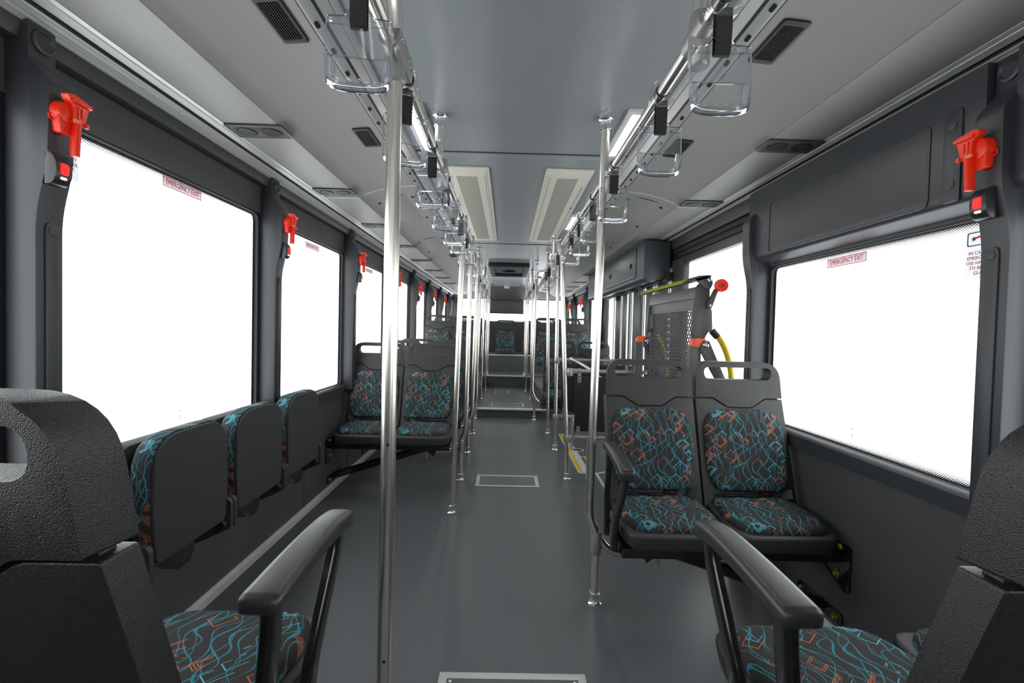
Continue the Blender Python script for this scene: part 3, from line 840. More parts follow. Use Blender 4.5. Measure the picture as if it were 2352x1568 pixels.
# ---------------------------------------------------------------- poles and handrails
RZ = 1.88; RLX, RRX = -.295, .42; PR = .0178
def collar(z, up, x, y):
    k = 1 if up else -1
    return MB().lathe([(.030, 0), (.031, k * .010), (.024, k * .016), (.0215, k * .020), (.0215, k * .042), (.024, k * .046), (.024, k * .054), (.018, k * .056)], (x, y, z), 'z', 16)
def tee(x, y, z, r=.024):
    mb = MB(); mb.lathe([(.020, -.075), (r, -.07), (r, .03), (.021, .045)], (x, y, z), 'z', 14)
    mb.tube([(x, y - .055, z + .0), (x, y + .055, z + .0)], r, 14)
    return mb
def pole(x, y, z0, z1, lb, elbow=0, stub=True, xt=None, top=None):
    t = empty('grab_pole', (x, y, z0), 0, lb, 'grab pole')
    xt = x if xt is None else xt
    h = z1 - z0
    mb = MB()
    if elbow:
        j = .285
        mb.tube([(0, 0, .01), (0, 0, j)], PR, 16)
        mb.tube([(0, 0, j - .02), (-.004, 0, j + .02)] + bez((-.008 * elbow, 0, j + .05), (-.036 * elbow, 0, j + .10), (-.034 * elbow, 0, j + .17)) + [(xt - x, 0, h)], PR, 16)
        e = MB(); e.tube([(0, 0, j + .005)] + bez((.02 * elbow, 0, j), (.05 * elbow, 0, j - .055), (.12 * elbow, 0, j - .055)) + [(.235 * elbow, 0, j - .055)], PR, 14)
        eo = obj('elbow_tube', e, STEEL, t)
        c = MB(); c.lathe([(.021, -.02), (.0235, -.012), (.0235, .012), (.021, .02)], (.235 * elbow, 0, j - .055), 'x', 12); c.box((.27 * elbow, 0, j - .075), (.008, .05, .09), .002); c.tube([(.24 * elbow, 0, j - .055), (.275 * elbow, 0, j - .055)], .008, 8)
        obj('frame_clamp', c, CAST, t)
        c = MB(); c.lathe([(.020, -.055), (.0235, -.045), (.0245, .03), (.0205, .045)], (0, 0, j - .005), 'z', 16); obj('joint_collar', c, CAST, t)
    else:
        mb.tube([(0, 0, .01), (xt - x, 0, h)], PR, 16)
    obj('pole_tube', mb, STEEL, t)
    obj('foot_collar', collar(0, True, 0, 0), CHROME, t)
    if top:      # continues to the ceiling
        obj('ceiling_collar', collar(h, False, xt - x, 0), CHROME, t)
    return t
def stub(x, y, lb):
    t = empty('ceiling_stanchion', (x, y, RZ), 0, lb, 'grab pole')
    obj('pole_tube', MB().tube([(0, 0, .0), (0, 0, .24)], PR, 16), STEEL, t)
    obj('ceiling_collar', collar(.24, False, 0, 0), CHROME, t)
# nearest left pole, bent towards the camera above the rail
t = empty('grab_pole', (RLX, 1.17, 0), 0, 'nearest and thickest-looking steel pole, rising left of the aisle past the left armrest', 'grab pole')
p = MB(); p.tube([(0, 0, 0.01), (0, 0, 1.90)] + bez((0, 0, 1.93), (0, -.005, 2.02), (-.003, -.10, 2.12)), .0190, 20); obj('pole_tube', p, STEEL, t)
obj('foot_collar', collar(0, True, 0, 0), CHROME, t)
p = MB()
for z in (.352, .905): p.lathe([(.0042, 0), (.0042, -.0006), (0, -.0006)], (.003, -.0186, z), 'y', 10)
obj('bolt_hole', p, DARKP, t)
pole(-.334, 2.976, 0, RZ, 'straight steel pole right of the left facing pair, second pole on the left', xt=RLX)
pole(-.343, 3.626, 0, RZ, 'left pole with a curved elbow fixed to the first left facing pair', -1, xt=RLX)
pole(-.354, 4.438, 0, RZ, 'left pole with a curved elbow fixed to the second left facing row', -1, xt=RLX)
pole(-.365, 5.236, 0, 2.12, 'left pole with a curved elbow fixed to the third left facing row, reaching the ceiling', -1, xt=-.345, top=1)
pole(.413, 2.002, 0, 2.12, 'right pole with a curved elbow fixed to the right facing pair of seats', 1, xt=.402, top=1)
pole(.512, 3.702, 0, RZ, 'right pole clamped to the near black partition, left end of its rails', xt=.42)
pole(.506, 4.605, 0, 2.12, 'right pole clamped to the rails of the far black partition', xt=.49, top=1)
pole(.501, 5.342, 0, 2.12, 'right pole standing just beyond the far black partition', xt=.45, top=1)
pole(.384, 6.131, 0, 2.12, 'right pole with a curved elbow at the first step', 1, xt=.374, top=1)
pole(-.399, 6.15, 0, 2.12, 'left pole standing just before the first step', xt=-.36, top=1)
pole(-.380, 7.06, .125, 2.12, 'left pole on the raised floor behind the first step', xt=-.36, top=1)
pole(-.362, 8.03, .125, 2.12, 'left pole on the raised floor next to the second step', xt=-.35, top=1)
pole(.353, 8.04, .125, 2.12, 'right pole on the raised floor next to the second step', xt=.35, top=1)
pole(.392, 7.1, .125, 2.12, 'right pole on the raised floor behind the first step', xt=.37, top=1)
pole(-.36, 8.7, .345, 2.12, 'left pole on the upper step before the back row', xt=-.35, top=1)
pole(.345, 8.7, .345, 2.12, 'right pole on the upper step before the back row', xt=.34, top=1)
stub(-.312, 2.015, 'short steel stanchion from ceiling to left handrail, behind the nearest pole')
stub(.42, 1.06, 'short steel stanchion from ceiling to right handrail at the top of the photo')
stub(.424, 4.43, 'short steel stanchion from ceiling to right handrail beyond the cream vents')

def handrail(x, segs, lb, joints):
    t = empty('overhead_handrail', (x, 0, RZ), 0, lb, 'handrail')
    mb = MB()
    for sg in segs: mb.tube([(a - x, b, c - RZ) for a, b, c in sg], .0165, 16)
    obj('rail_tube', mb, STEEL, t)
    for jx, jy in joints: obj('tee_joint', tee(jx - x, jy, 0), CAST, t)
    return t
HL = handrail(RLX, [[(RLX, -.9, RZ), (RLX, 4.45, RZ), (-.345, 5.30, RZ), (-.345, 8.06, RZ)]], 'long steel handrail overhead on the left side of the aisle',
         [(RLX, 2.015), (RLX, 2.976), (RLX, 3.626), (RLX, 4.438), (-.343, 5.236), (-.350, 6.15), (-.352, 7.06), (-.35, 8.03)])
handrail(RRX, [[(RRX, -.9, RZ), (RRX, 5.36, RZ)], [(.36, 5.85, RZ), (.36, 8.07, RZ)], [(.42, 5.86, RZ), (.36, 5.86, RZ)]], 'long steel handrail overhead on the right side of the aisle',
         [(RRX, 1.06), (RRX, 2.002), (RRX, 3.702), (RRX, 4.43), (.47, 4.605), (.46, 5.342), (.370, 6.131), (.367, 7.1), (.353, 8.04)])
# the big cast clamp where the nearest pole meets the left rail: a part of the rail
mb = MB(); mb.lathe([(.0215, -.075), (.026, -.07), (.027, -.02), (.027, .03), (.0215, .04)], (0, 1.17, 0), 'z', 16); mb.tube([(0, 1.10, 0), (0, 1.255, 0)], .0235, 14)
mb.plate(rrect(1.105, -.035, 1.255, .03, .02), [], .012, .026, 'yz', bev=.004); cb = obj('pole_clamp', mb, CAST, HL)
for y, z in ((1.125, .005), (1.195, -.005), (1.235, .0)):
    obj('screw', MB().lathe([(.007, 0), (.007, .004), (0, .004)], (.026, y, z), 'x', 10), CHROME, cb)

# ---------------------------------------------------------------- strap hangers
def make_hanger():
    t = empty('strap_hanger', (0, 0, 0), 0, 'x', 'strap hanger')
    mb = MB(); q = []
    for a, b in ((.0195, .028), ):
        out = [((b + .006 * abs(math.sin(2 * th)) + (.012 if math.sin(th) < -.5 else 0)) * math.cos(th), (b + .006 * abs(math.sin(2 * th)) + (.016 if math.sin(th) < -.4 else 0)) * math.sin(th)) for th in [2 * PI * k / 32 for k in range(32)]]
        mb.plate(out, [circ(0, 0, a, 24)], -.015, .015, 'xz', bev=.003)
    obj('rail_clip', mb, SHEET2, t)
    mb = MB(); mb.lathe([(.0175, -.016), (.0185, -.015), (.0185, .015), (.0175, .016)], (0, 0, 0), 'y', 20); obj('rubber_sleeve', mb, RUBBER, t)
    mb = MB(); mb.tube([(0, -.010, -.026), (0, -.012, -.06), (0, -.009, -.095), (0, -.007, -.112), (0, .001, -.117), (0, .007, -.112), (0, .006, -.09), (0, .006, -.05), (0, .006, -.028)], 1., 8, sq=(.0165, .0016))
    obj('webbing_strap', mb, WEB, t)
    zt, zb_ = -.092, -.236
    out = rpoly([(-.060, zt - .004), (-.026, zt - .002), (-.020, zt + .010), (.020, zt + .010), (.026, zt - .002), (.060, zt - .004), (.0615, zb_ + .05), (.058, zb_ + .006), (0, zb_), (-.058, zb_ + .006), (-.0615, zb_ + .05)],
                [.005, .008, .004, .004, .008, .005, .02, .018, .04, .018, .02], 4)
    hb = zb_ + .027
    hole = [(-.043, hb + .036), (-.043, hb + .004)]
    hole = [(-.043, hb + .034)]
    for k in range(25):
        x = -.043 + .086 * k / 24
        hole.append((x, hb - .0045 * abs(math.sin(4 * PI * (k / 24)))))
    hole += [(.043, hb + .034), (.040, hb + .037), (-.040, hb + .037)]
    mb = MB(); mb.plate(out, [hole], -.0022, .0022, 'xz')
    pl = obj('plate', mb, SHEET, t)
    mb = MB(); mb.tube([(-.052, 0, hb + .040), (-.0525, 0, hb + .012)] + bez((-.052, 0, hb), (-.051, 0, zb_ + .011), (-.030, 0, zb_ + .010), 5) + [(0, 0, zb_ + .009)] + bez((.030, 0, zb_ + .010), (.051, 0, zb_ + .011), (.052, 0, hb), 5) + [(.0525, 0, hb + .012), (.052, 0, hb + .040)], [.004] + [.0090] * 15 + [.004], 12)
    obj('grip', mb, GRIP, t)
    mb = MB()
    edge = out + out[:1]
    mb.tube([(u, 0, v) for u, v in edge], .0016, 6, caps=False)
    mb.tube([(-.058, 0, zt - .018), (.058, 0, zt - .018)], .0011, 6); mb.tube([(-.058, 0, hb + .040), (.058, 0, hb + .040)], .0014, 6)
    obj('edge_bead', mb, BEAD, t)
    for x in (-.052, .052):
        mb = MB(); mb.lathe([(.0035, -.003), (.0035, .003)], (x, 0, zt - .011), 'y', 8); obj('rivet', mb, BEAD, t)
    return t
SHEET2 = mat_clear('clear_acrylic_clip', .16)
GRIP = mat_clear('clear_acrylic_grip', .42, (.93, .95, .98))
BEAD = mat_clear('clear_acrylic_edge', .60, (.95, .97, 1.))
HG = make_hanger()
first = True
def hang(x, y, rz, lb, emboss=False):
    global first
    if first: HG.location = (x, y, RZ); HG.rotation_euler = (0, 0, rz); HG['label'] = lb; o = HG; first = False
    else: o = dup(HG, (x, y, RZ), (0, 0, rz), lb)
    return o
HG['group'] = 'clear strap hangers along the handrails'
LY = [.895, 1.30, 1.75, 2.13, 2.50, 2.80, 3.25, 3.95, 4.70, 5.6, 6.6, 7.6]
RY = [.945, 1.32, 1.89, 2.35, 2.76, 3.15, 3.95, 4.8, 5.15, 6.4, 7.4, 7.8]
LR = [.12, .35, .0, .22, -.05, .0, .1, -.1, .05, 0, .1, 0]; RR = [-.02, -.03, .02, -.12, .0, .1, -.05, .05, 0, .1, 0, 0]
HO = []
for i, y in enumerate(LY):
    HO.append(hang(RLX if y < 4.6 else (-.310 if y < 5 else -.345), y, LR[i], ('nearest' if i == 0 else ORD[i]) + ' clear strap hanger ' + ('' if i == 0 else 'from the camera ') + 'along the left overhead handrail'))
for i, y in enumerate(RY):
    HO.append(hang(RRX if y < 5.4 else .36, y, RR[i], ('nearest' if i == 0 else ORD[i]) + ' clear strap hanger ' + ('' if i == 0 else 'from the camera ') + 'along the right overhead handrail'))
for k in (0, len(LY), len(LY) + 1, len(LY) + 2, 2):
    par = [c for c in HO[k].children if c.name.startswith('plate')][0]
    text('embossed_lettering', 'PACOLINE', .0075, Matrix.Translation((.0365, -.0024, -.104)) @ Matrix.Rotation(PI / 2, 4, 'X'), BEAD, par, .0006)

# ---------------------------------------------------------------- hammers and stop buttons
def make_hammer():
    """local x along the bus towards the rear, y out into the aisle... built for the left wall: local +x = away from pillar face"""
    t = empty('emergency_hammer', (0, 0, 0), 0, 'x', 'hammer')
    mb = MB()
    mb.lathe([(.030, 0), (.031, .012), (.026, .028), (.012, .034), (0, .034)], (0, -.010, .005), 'x', 20)
    mb.plate(rpoly([(-.030, -.052), (.004, -.052), (.010, .0), (-.036, .0)], .008, 3), [], 0, .026, 'yz', bev=.006)
    h = obj('holder', mb, REDP, t)
    mb = MB(); mb.tube([(.004, -.037 - .009 * math.cos(a), -.012 + .008 * math.sin(a)) for a in [2 * PI * k / 12 for k in range(13)]], .0022, 6); obj('seal_loop', mb, REDP, h)
    mb = MB()
    mb.plate(rpoly([(-.028, .052), (-.005, .058), (.050, .050), (.058, .040), (.050, .030), (.036, -.012), (.030, -.020), (.0, -.018), (-.004, .028), (-.020, .040)], .004, 3), [], .022, .046, 'yz', bev=.003)
    hd = obj('hammer_head', mb, REDP, t)
    mb = MB(); mb.box((.048, .022, .040), (.012, .070, .010), .003); mb.box((.047, .010, .012), (.004, .006, .034), .001); mb.box((.047, .024, .014), (.004, .006, .026), .001); mb.box((.047, .040, -.014), (.010, .012, .012), .002); obj('head_rib', mb, REDP, hd)
    mb = MB(); mb.tube([(.036, .016, -.005), (.036, .013, -.035), (.036, .010, -.075), (.036, .008, -.098), (.036, .008, -.106)], 1., 12, sq=(.013, .010)); obj('handle', mb, REDP, t)
    mb = MB(); mb.box((.046, .006, -.012), (.008, .022, .009), .002); obj('seal_tab', mb, mat('pale_orange_seal', (.85, .25, .13), .5), t)
    return t
HM = make_hammer()
HM['group'] = 'red emergency hammers on the window pillars'
def hammer(s, y, z, lb, firstone=False):
    X = (XL + .110) if s < 0 else (XR - .110)
    o = HM if firstone else dup(HM, (0, 0, 0), None, lb)
    o['label'] = lb; o.location = (X, y, z)
    o.scale = ((.85 if s < 0 else -.85), .76, .96)
hammer(-1, 1.222, 1.725, 'red emergency hammer in its holder on the nearest left pillar', True)
hammer(1, 1.218, 1.70, 'red emergency hammer in its holder on the nearest right pillar, above the lit button')
for k, lb in zip(range(1, 8), ('second', 'third', 'fourth', 'fifth', 'sixth', 'seventh')):
    hammer(-1, LP[2 + k] + .040, 1.725, lb + ' red emergency hammer from the camera along the left pillars')
hammer(1, 7.70, 1.70, 'red emergency hammer on the right pillar beyond the doors')
hammer(1, 9.24, 1.70, 'red emergency hammer on the rearmost right pillar')
ex = MB(); ex.lathe([(.0, 0), (.05, 0), (.05, .16), (.02, .2), (0, .2)], (0, 0, 0), 'z', 14)

BLACKH = mat('satin_black_housing', (.018, .018, .019), .3)
def make_button():
    t = empty('stop_button', (0, 0, 0), 0, 'x', 'stop button')
    mb = MB(); mb.plate([(-.004, -.041), (.006, -.041)] + [(.006 + .022 * math.cos(a), .041 * math.sin(a)) for a in [(-.5 + k / 12) * PI for k in range(1, 12)]] + [(.006, .041), (-.004, .041)], [], -.022, .022, 'xz', bev=.003); obj('housing', mb, BLACKH, t)
    mb = MB(); mb.plate(rrect(-.012, -.014, .012, .016, .008), [], .025, .0295, 'yz', bev=.003); obj('push_button', mb, BUTTON, t)
    mb = MB(); mb.plate(rrect(-.008, -.025, .008, -.019, .0025), [], .018, .0265, 'yz', bev=.001); obj('indicator_light', mb, LED, t)
    return t
BT = make_button(); BT['group'] = 'red stop buttons on the window pillars'
bfirst = True
def button(s, y, z, lb):
    global bfirst
    X = (XL + .103) if s < 0 else (XR - .103)
    o = BT if bfirst else dup(BT, (0, 0, 0), None, lb)
    bfirst = False
    o['label'] = lb; o.location = (X, y, z); o.scale = (1 if s < 0 else -1, 1, 1)
button(-1, 1.212, 1.583, 'black stop button with lit red push on the nearest left pillar')
button(1, 1.212, 1.562, 'black stop button with lit red push on the nearest right pillar')
for k, lb in zip(range(1, 6), ('second', 'third', 'fourth', 'fifth', 'sixth')):
    button(-1, LP[2 + k] + .036, 1.583, lb + ' black stop button from the camera along the left pillars')
button(1, 7.70, 1.562, 'black stop button on the right pillar beyond the doors')

# ---------------------------------------------------------------- stickers
def face_m(s, X, y, z): return Matrix(((0, 0, -s, X), (-s, 0, 0, y), (0, 1, 0, z), (0, 0, 0, 1)))
def exit_sticker(s, y, z, lb, X=None):
    X = X if X is not None else ((XL - .018) if s < 0 else (XR + .018))
    t = empty('emergency_exit_sticker', (0, 0, 0), 0, lb, 'sticker', 'emergency exit stickers on the windows')
    t.matrix_world = face_m(s, X, y, z)
    w_, h_ = .108, .0185
    mb = MB(); mb.plate(rrect(-w_, -h_, w_, h_, .002, 2), [], .0, .0008, 'xy'); obj('backing', mb, STICK, t)
    mb = MB(); mb.plate(rrect(-w_, -h_, w_, h_, .002, 2), [rrect(-w_ + .0025, -h_ + .0025, w_ - .0025, h_ - .0025, .002, 2)], .0006, .0011, 'xy'); obj('border', mb, SRED, t)
    text('lettering', 'EMERGENCY EXIT', .0290, Matrix.Translation((0, 0, .001)), SRED, t, .0003, sx=.80)
    return t
exit_sticker(-1, 1.858, 1.727, 'EMERGENCY EXIT sticker at the top of the nearest full left window')
exit_sticker(-1, 3.074, 1.715, 'EMERGENCY EXIT sticker on the second left window from the camera')
exit_sticker(-1, 4.327, 1.715, 'EMERGENCY EXIT sticker on the third left window, just before the big pole')
exit_sticker(-1, 5.548, 1.715, 'EMERGENCY EXIT sticker on the fourth left window, just beyond the big pole')
exit_sticker(-1, 6.780, 1.715, 'EMERGENCY EXIT sticker on the fifth left window, far down the bus')
exit_sticker(1, 1.880, 1.517, 'EMERGENCY EXIT sticker at the top of the large right window')
def hammer_sticker(s, y, z, lb):
    X = (XL - .018) if s < 0 else (XR + .018)
    t = empty('hammer_instruction_sticker', (0, 0, 0), 0, lb, 'sticker')
    t.matrix_world = face_m(s, X, y, z)
    mb = MB(); mb.plate(rrect(-.045, -.075, .045, .072, .003, 2), [], 0, .0008, 'xy'); obj('backing', mb, STICKG, t)
    mb = MB(); mb.plate(rrect(-.041, .025, .041, .066, .006, 3), [rrect(-.038, .028, .038, .063, .005, 3)], .0006, .0012, 'xy'); obj('pictogram_frame', mb, RUBBER, t)
    mb = MB(); mb.box((.004, .050, .001), (.022, .006, .0008), M=Matrix.Translation((0, 0, 0)) @ Matrix.Rotation(.25, 4, 'Z')); mb.box((.014, .040, .001), (.005, .024, .0008), M=Matrix.Rotation(.25, 4, 'Z')); obj('pictogram_hammer', mb, REDP, t)
    mb = MB()
    for a in range(4): mb.box((0, 0, 0), (.014, .0016, .0008), M=Matrix.Translation((-.022, .046, .001)) @ Matrix.Rotation(a * PI / 4, 4, 'Z'))
    obj('pictogram_crack', mb, RUBBER, t)
    text('lettering', 'IN CASE OF\nEMERGENCY\nUSE HAMMER\nTO BREAK\nGLASS', .0148, Matrix.Translation((0, -.026, .001)), SRED, t, .0003, sx=.92)
hammer_sticker(-1, 1.366, 1.683, 'grey hammer instruction sticker half hidden behind the nearest left pillar')
hammer_sticker(1, 1.340, 1.456, 'grey hammer instruction sticker beside the nearest right pillar')

# ---------------------------------------------------------------- ceiling fittings
def make_speaker():
    t = empty('speaker_panel', (0, 0, 0), 0, 'x', 'speaker')
    mb = MB(); mb.plate(rpoly([(-.112, -.060), (.112, -.060), (.112, .060), (-.112, .060)], [.008, .008, .03, .008], 4), [circ(-.050, 0, .036, 24), circ(.048, 0, .036, 24)], -.007, .0, 'xy', bev=.0025); obj('frame', mb, SPK, t)
    for x in (-.050, .048):
        mb = MB(); mb.lathe([(.038, -.009), (.036, -.010), (.033, -.008), (.033, -.004), (.028, -.003), (.027, -.008), (.024, -.008), (.022, -.002), (.012, .001), (.011, -.006), (.006, -.008), (0, -.008)], (x, 0, 0), 'z', 24); sp_ = obj('speaker_cone', mb, DARKP, t)
    for u, v in ((-.10, -.045), (.10, -.045), (-.10, .045), (.09, .045)):
        obj('screw', MB().lathe([(.004, -.0075), (0, -.0085)], (u, v, 0), 'z', 8), DARKP, t)
    return t
SP = make_speaker(); SP['group'] = 'speaker panels along the roof edge'
sf = True
for s, ys in ((-1, (1.87, 2.68, 3.55, 4.42, 5.31, 6.2, 7.07, 7.93)), (1, (1.87, 2.72, 6.27, 7.23, 7.97, 8.86))):
    for i, y in enumerate(ys):
        lb = ('nearest' if i == 0 else ORD[i]) + ' black twin speaker panel along the ' + SIDE[s] + ' roof edge' + (' from the camera' if i else '')
        o = SP if sf else dup(SP, (0, 0, 0), None, lb); sf = False
        o['label'] = lb; o.location = (-1.003 if s < 0 else 1.117, y, 1.9695)
        if s > 0: o.scale = (-1, 1, 1)
def cove_z(q):   # underside of the cove at distance q from the roof centre line
    best = min(((abs(p.x - q), p.y) for p in bez((.630, 2.052, 0), (.80, 2.050, 0), (.935, 1.988, 0), 60)))
    return best[1]
def cove_mat(s, q, y):
    sl = (cove_z(q + .03) - cove_z(q - .03)) / .06
    R = Matrix.Rotation(-math.atan(sl) * s * -1, 4, 'Y')
    return Matrix.Translation((TX(s, q), y, cove_z(q))) @ Matrix.Rotation(-math.atan(sl * s), 4, 'Y')
def make_vent():
    t = empty('air_vent', (0, 0, 0), 0, 'x', 'air vent')
    mb = MB(); mb.plate(rrect(-.037, -.098, .037, .098, .008, 3), [rrect(-.028, -.078, .028, .078, .003, 2)], -.006, .001, 'xy', bev=.0015); obj('frame', mb, DARKP, t)
    mb = MB()
    for k in range(8):
        mb.box((-.0245 + k * .007, 0, -.0025), (.0016, .156, .006))
    for y in (-.035, .0, .035): mb.box((0, y, -.001), (.054, .002, .003))
    obj('louvres', mb, SPK, t)
    mb = MB(); mb.box((0, 0, -.0002), (.056, .156, .0008)); obj('backing', mb, RUBBER, t)
    return t
VT = make_vent(); VT['group'] = 'black air vents on the coves'
vf = True
for s, ys in ((-1, (1.315, 2.10, 5.40, 6.3)), (1, (1.345, 2.125))):
    for i, y in enumerate(ys):
        lb = ('nearest' if i == 0 else ORD[i]) + ' black slatted air vent on the ' + SIDE[s] + ' cove panel' + (' from the camera' if i else '')
        o = VT if vf else dup(VT, (0, 0, 0), None, lb); vf = False
        o['label'] = lb; o.matrix_world = cove_mat(s, .705, y)
def make_access():
    t = empty('access_cover', (0, 0, 0), 0, 'x', 'access cover')
    mb = MB(); mb.plate(rrect(-.135, -.33, .135, .33, .02, 3), [], -.004, .001, 'xy', bev=.0015); obj('cover', mb, COVE, t)
    mb = MB(); mb.plate(rrect(-.138, -.333, .138, .333, .02, 3), [rrect(-.1352, -.3302, .1352, .3302, .02, 3)], -.0035, .0, 'xy'); obj('gap', mb, ALUD, t)
    for x, y in ((-.11, -.27), (.11, -.27), (-.11, .27), (.11, .27)):
        mb = MB(); mb.lathe([(.012, -.004), (.0125, -.010), (.009, -.014), (0, -.014)], (x, y, 0), 'z', 12); obj('latch', mb, DARKP, t)
    return t
AC = make_access(); AC['group'] = 'grey access covers on the coves'
af = True
for s, ys in ((-1, (3.30, 4.65)), (1, (3.22, 4.65))):
    for i, y in enumerate(ys):
        lb = ('nearer' if i == 0 else 'farther') + ' grey access cover with four black latches on the ' + SIDE[s] + ' cove'
        o = AC if af else dup(AC, (0, 0, 0), None, lb); af = False
        o['label'] = lb; o.matrix_world = cove_mat(s, .80, y)
# cream return-air vents
def make_cream():
    t = empty('ceiling_vent', (0, 0, 0), 0, 'x', 'ceiling vent')
    mb = MB(); mb.plate(rrect(-.137, -1.06, .137, 1.06, .01, 2), [], -.012, 0, 'xy', bev=.004); obj('frame', mb, CREAM, t)
    mb = MB(); mb.plate(rrect(-.118, -1.02, .118, 1.02, .004, 2), [], -.016, -.011, 'xy', bev=.0015); d = obj('door_panel', mb, CREAM, t)
    mb = MB()
    n = 0
    for i in range(12):
        x = -.058 + i * .0105
        y = -.93 + (.007 if i % 2 else 0)
        while y < .95:
            mb.add([(x - .0034, y - .0040, -.0163), (x + .0034, y - .0040, -.0163), (x + .0034, y + .0040, -.0163), (x - .0034, y + .0040, -.0163)], [(0, 1, 2, 3)])
            y += .0135
    obj('perforation', mb, ALUD, d)
    mb = MB(); mb.box((-.108, .1, -.0162), (.0022, 1.75, .001)); mb.box((.108, .0, -.0162), (.0015, 1.9, .001)); mb.box((-.106, -.28, -.0165), (.011, .034, .002), .001)
    for x, y in ((.098, -.92), (.098, .0), (.098, .92), (-.098, -.92), (-.098, .95)): mb.lathe([(.004, -.0165), (0, -.017)], (x, y, 0), 'z', 8)
    obj('hinge_gap', mb, DARKP, d)
    return t
CV = make_cream(); CV['label'] = 'long cream perforated ceiling vent left of the aisle'; CV['group'] = 'pair of cream ceiling vents'; CV.location = (-.262, 3.695, 2.119)
c2 = dup(CV, (.338, 3.69, 2.119), (0, 0, 0), 'long cream perforated ceiling vent right of the aisle'); c2.scale = (-1, 1, 1)
# lamps
def make_lamp():
    t = empty('ceiling_lamp', (0, 0, 0), 0, 'x', 'ceiling lamp')
    mb = MB(); mb.plate(rrect(-.045, -.25, .045, .25, .006, 3), [rrect(-.026, -.225, .026, .225, .006, 3)], -.016, 0, 'xy', bev=.003); obj('lamp_housing', mb, WHITE, t)
    mb = MB(); mb.plate(rrect(-.026, -.225, .026, .225, .006, 3), [], -.013, -.004, 'xy'); obj('diffuser', mb, DIFF, t)
    return t
LM = make_lamp(); LM['group'] = 'lit ceiling lamps beside the coves'
lf = True
for s, ys in ((-1, (2.16, 3.9, 5.65, 7.4)), (1, (2.16, 3.9, 5.65, 7.4))):
    for i, y in enumerate(ys):
        lb = ('nearest' if i == 0 else ORD[i]) + ' lit strip lamp on the ceiling above the ' + SIDE[s] + ' handrail' + (' from the camera' if i else '')
        o = LM if lf else dup(LM, (0, 0, 0), None, lb); lf = False
        o['label'] = lb; o.location = (TX(s, .470), y, 2.119)
# roof hatch, rear camera
t = empty('roof_hatch', (.005, 6.98, 2.119), 0, 'black roof hatch with deep frame in the rear ceiling', 'roof hatch')
mb = MB(); mb.plate(rrect(-.285, -.62, .285, .62, .03), [rrect(-.215, -.50, .215, .50, .02)], -.055, 0, 'xy', bev=.008); obj('frame', mb, RUBBER, t)
mb = MB(); mb.box((0, 0, -.012), (.43, 1.0, .02)); mb.box((0, .15, -.03), (.12, .12, .02), .005); mb.tube([(-.1, .1, -.03), (0, .05, -.045), (.1, .1, -.03)], .008, 8); obj('hatch_lid', mb, RUBBER, t)
t = empty('dome_camera', (-.032, 9.75, 2.119), 0, 'small white camera on the ceiling above the back row', 'camera')
mb = MB(); mb.box((0, 0, -.025), (.11, .09, .05), .012); obj('housing', mb, WHITE, t)
mb = MB(); mb.lathe([(.0, -.085), (.02, -.08), (.028, -.065), (.03, -.045)], (0, -.01, 0), 'z', 14); obj('lens_dome', mb, SPK, t)
for x in (-.33, .30):
    t = empty('ceiling_speaker', (x, 9.55, 2.1195), 0, 'small dark round ceiling speaker %s the white camera' % ('left of' if x < 0 else 'right of'), 'speaker')
    mb = MB(); mb.lathe([(.055, 0), (.055, -.006), (.045, -.009), (0, -.006)], (0, 0, 0), 'z', 18); obj('grille', mb, SPK, t)

# ---------------------------------------------------------------- floor hatches and markings
def hatch(x0, x1, y0, y1, z, lb, wf=.028):
    t = empty('floor_hatch', ((x0 + x1) / 2, (y0 + y1) / 2, z), 0, lb, 'floor hatch')
    a, b = (x1 - x0) / 2, (y1 - y0) / 2
    mb = MB(); mb.plate([(-a, -b), (a, -b), (a, b), (-a, b)], [[(-a + wf, -b + wf), (a - wf, -b + wf), (a - wf, b - wf), (-a + wf, b - wf)]], .0, .0045, 'xy', bev=.0012); obj('frame', mb, MARK2, t)
    mb = MB(); mb.box((0, 0, .0012), (2 * (a - wf), 2 * (b - wf), .0024)); obj('lid', mb, FLOOR, t)
    for u in (-1, 1):
        for v in (-1, 1): obj('screw', MB().lathe([(.006, .0024), (.006, .0042), (0, .0046)], (u * (a - wf - .012), v * (b - wf - .012), 0), 'z', 10), CHROME, t)
MARK2 = mat('hatch_aluminium', (.50, .51, .50), .4, metal=.3)
hatch(-.218, .276, 3.495, 3.77, .0, 'floor hatch with a pale metal frame in the middle of the aisle')
hatch(-.206, .300, 1.28, 1.58, .0, 'nearest floor hatch, cut off by the bottom edge of the photo')
hatch(-.205, .260, 6.42, 6.70, .125, 'wide thin framed floor hatch just behind the first step', .02)
hatch(-.19, .05, 7.66, 8.12, .125, 'smaller framed floor hatch further back on the raised floor', .016)
t = empty('floor_marking', (0, 0, 0), 0, 'yellow and pale edge marking on the floor beside the near partition', 'floor marking')
def strip(pts, z0=.0, z1=.0015):
    return MB().plate(pts, [], z0, z1, 'xy')
obj('yellow_line', strip([(.640, 3.89), (.676, 3.89), (.664, 5.35), (.630, 5.35)], .0014, .0024), YELLOW, t)
obj('pale_border', strip([(.632, 3.875), (.735, 3.875), (.72, 5.36), (.622, 5.36)]), MARK, t)
obj('pale_cross_line', strip([(.70, 3.872), (.80, 3.872), (.80, 3.893), (.70, 3.893)], .0016, .0022), MARK, t)
t = empty('floor_strip', (0, 0, 0), 0, 'pale grey jointing strip on the floor behind the right facing pair', 'floor strip')
obj('strip_line', MB().plate([(.772, 2.9), (.795, 2.9), (.795, 3.86), (.86, 3.90), (1.3, 4.1), (1.3, 4.13), (.85, 3.925), (.772, 3.87)], [], 0, .002, 'xy'), MARK, t)
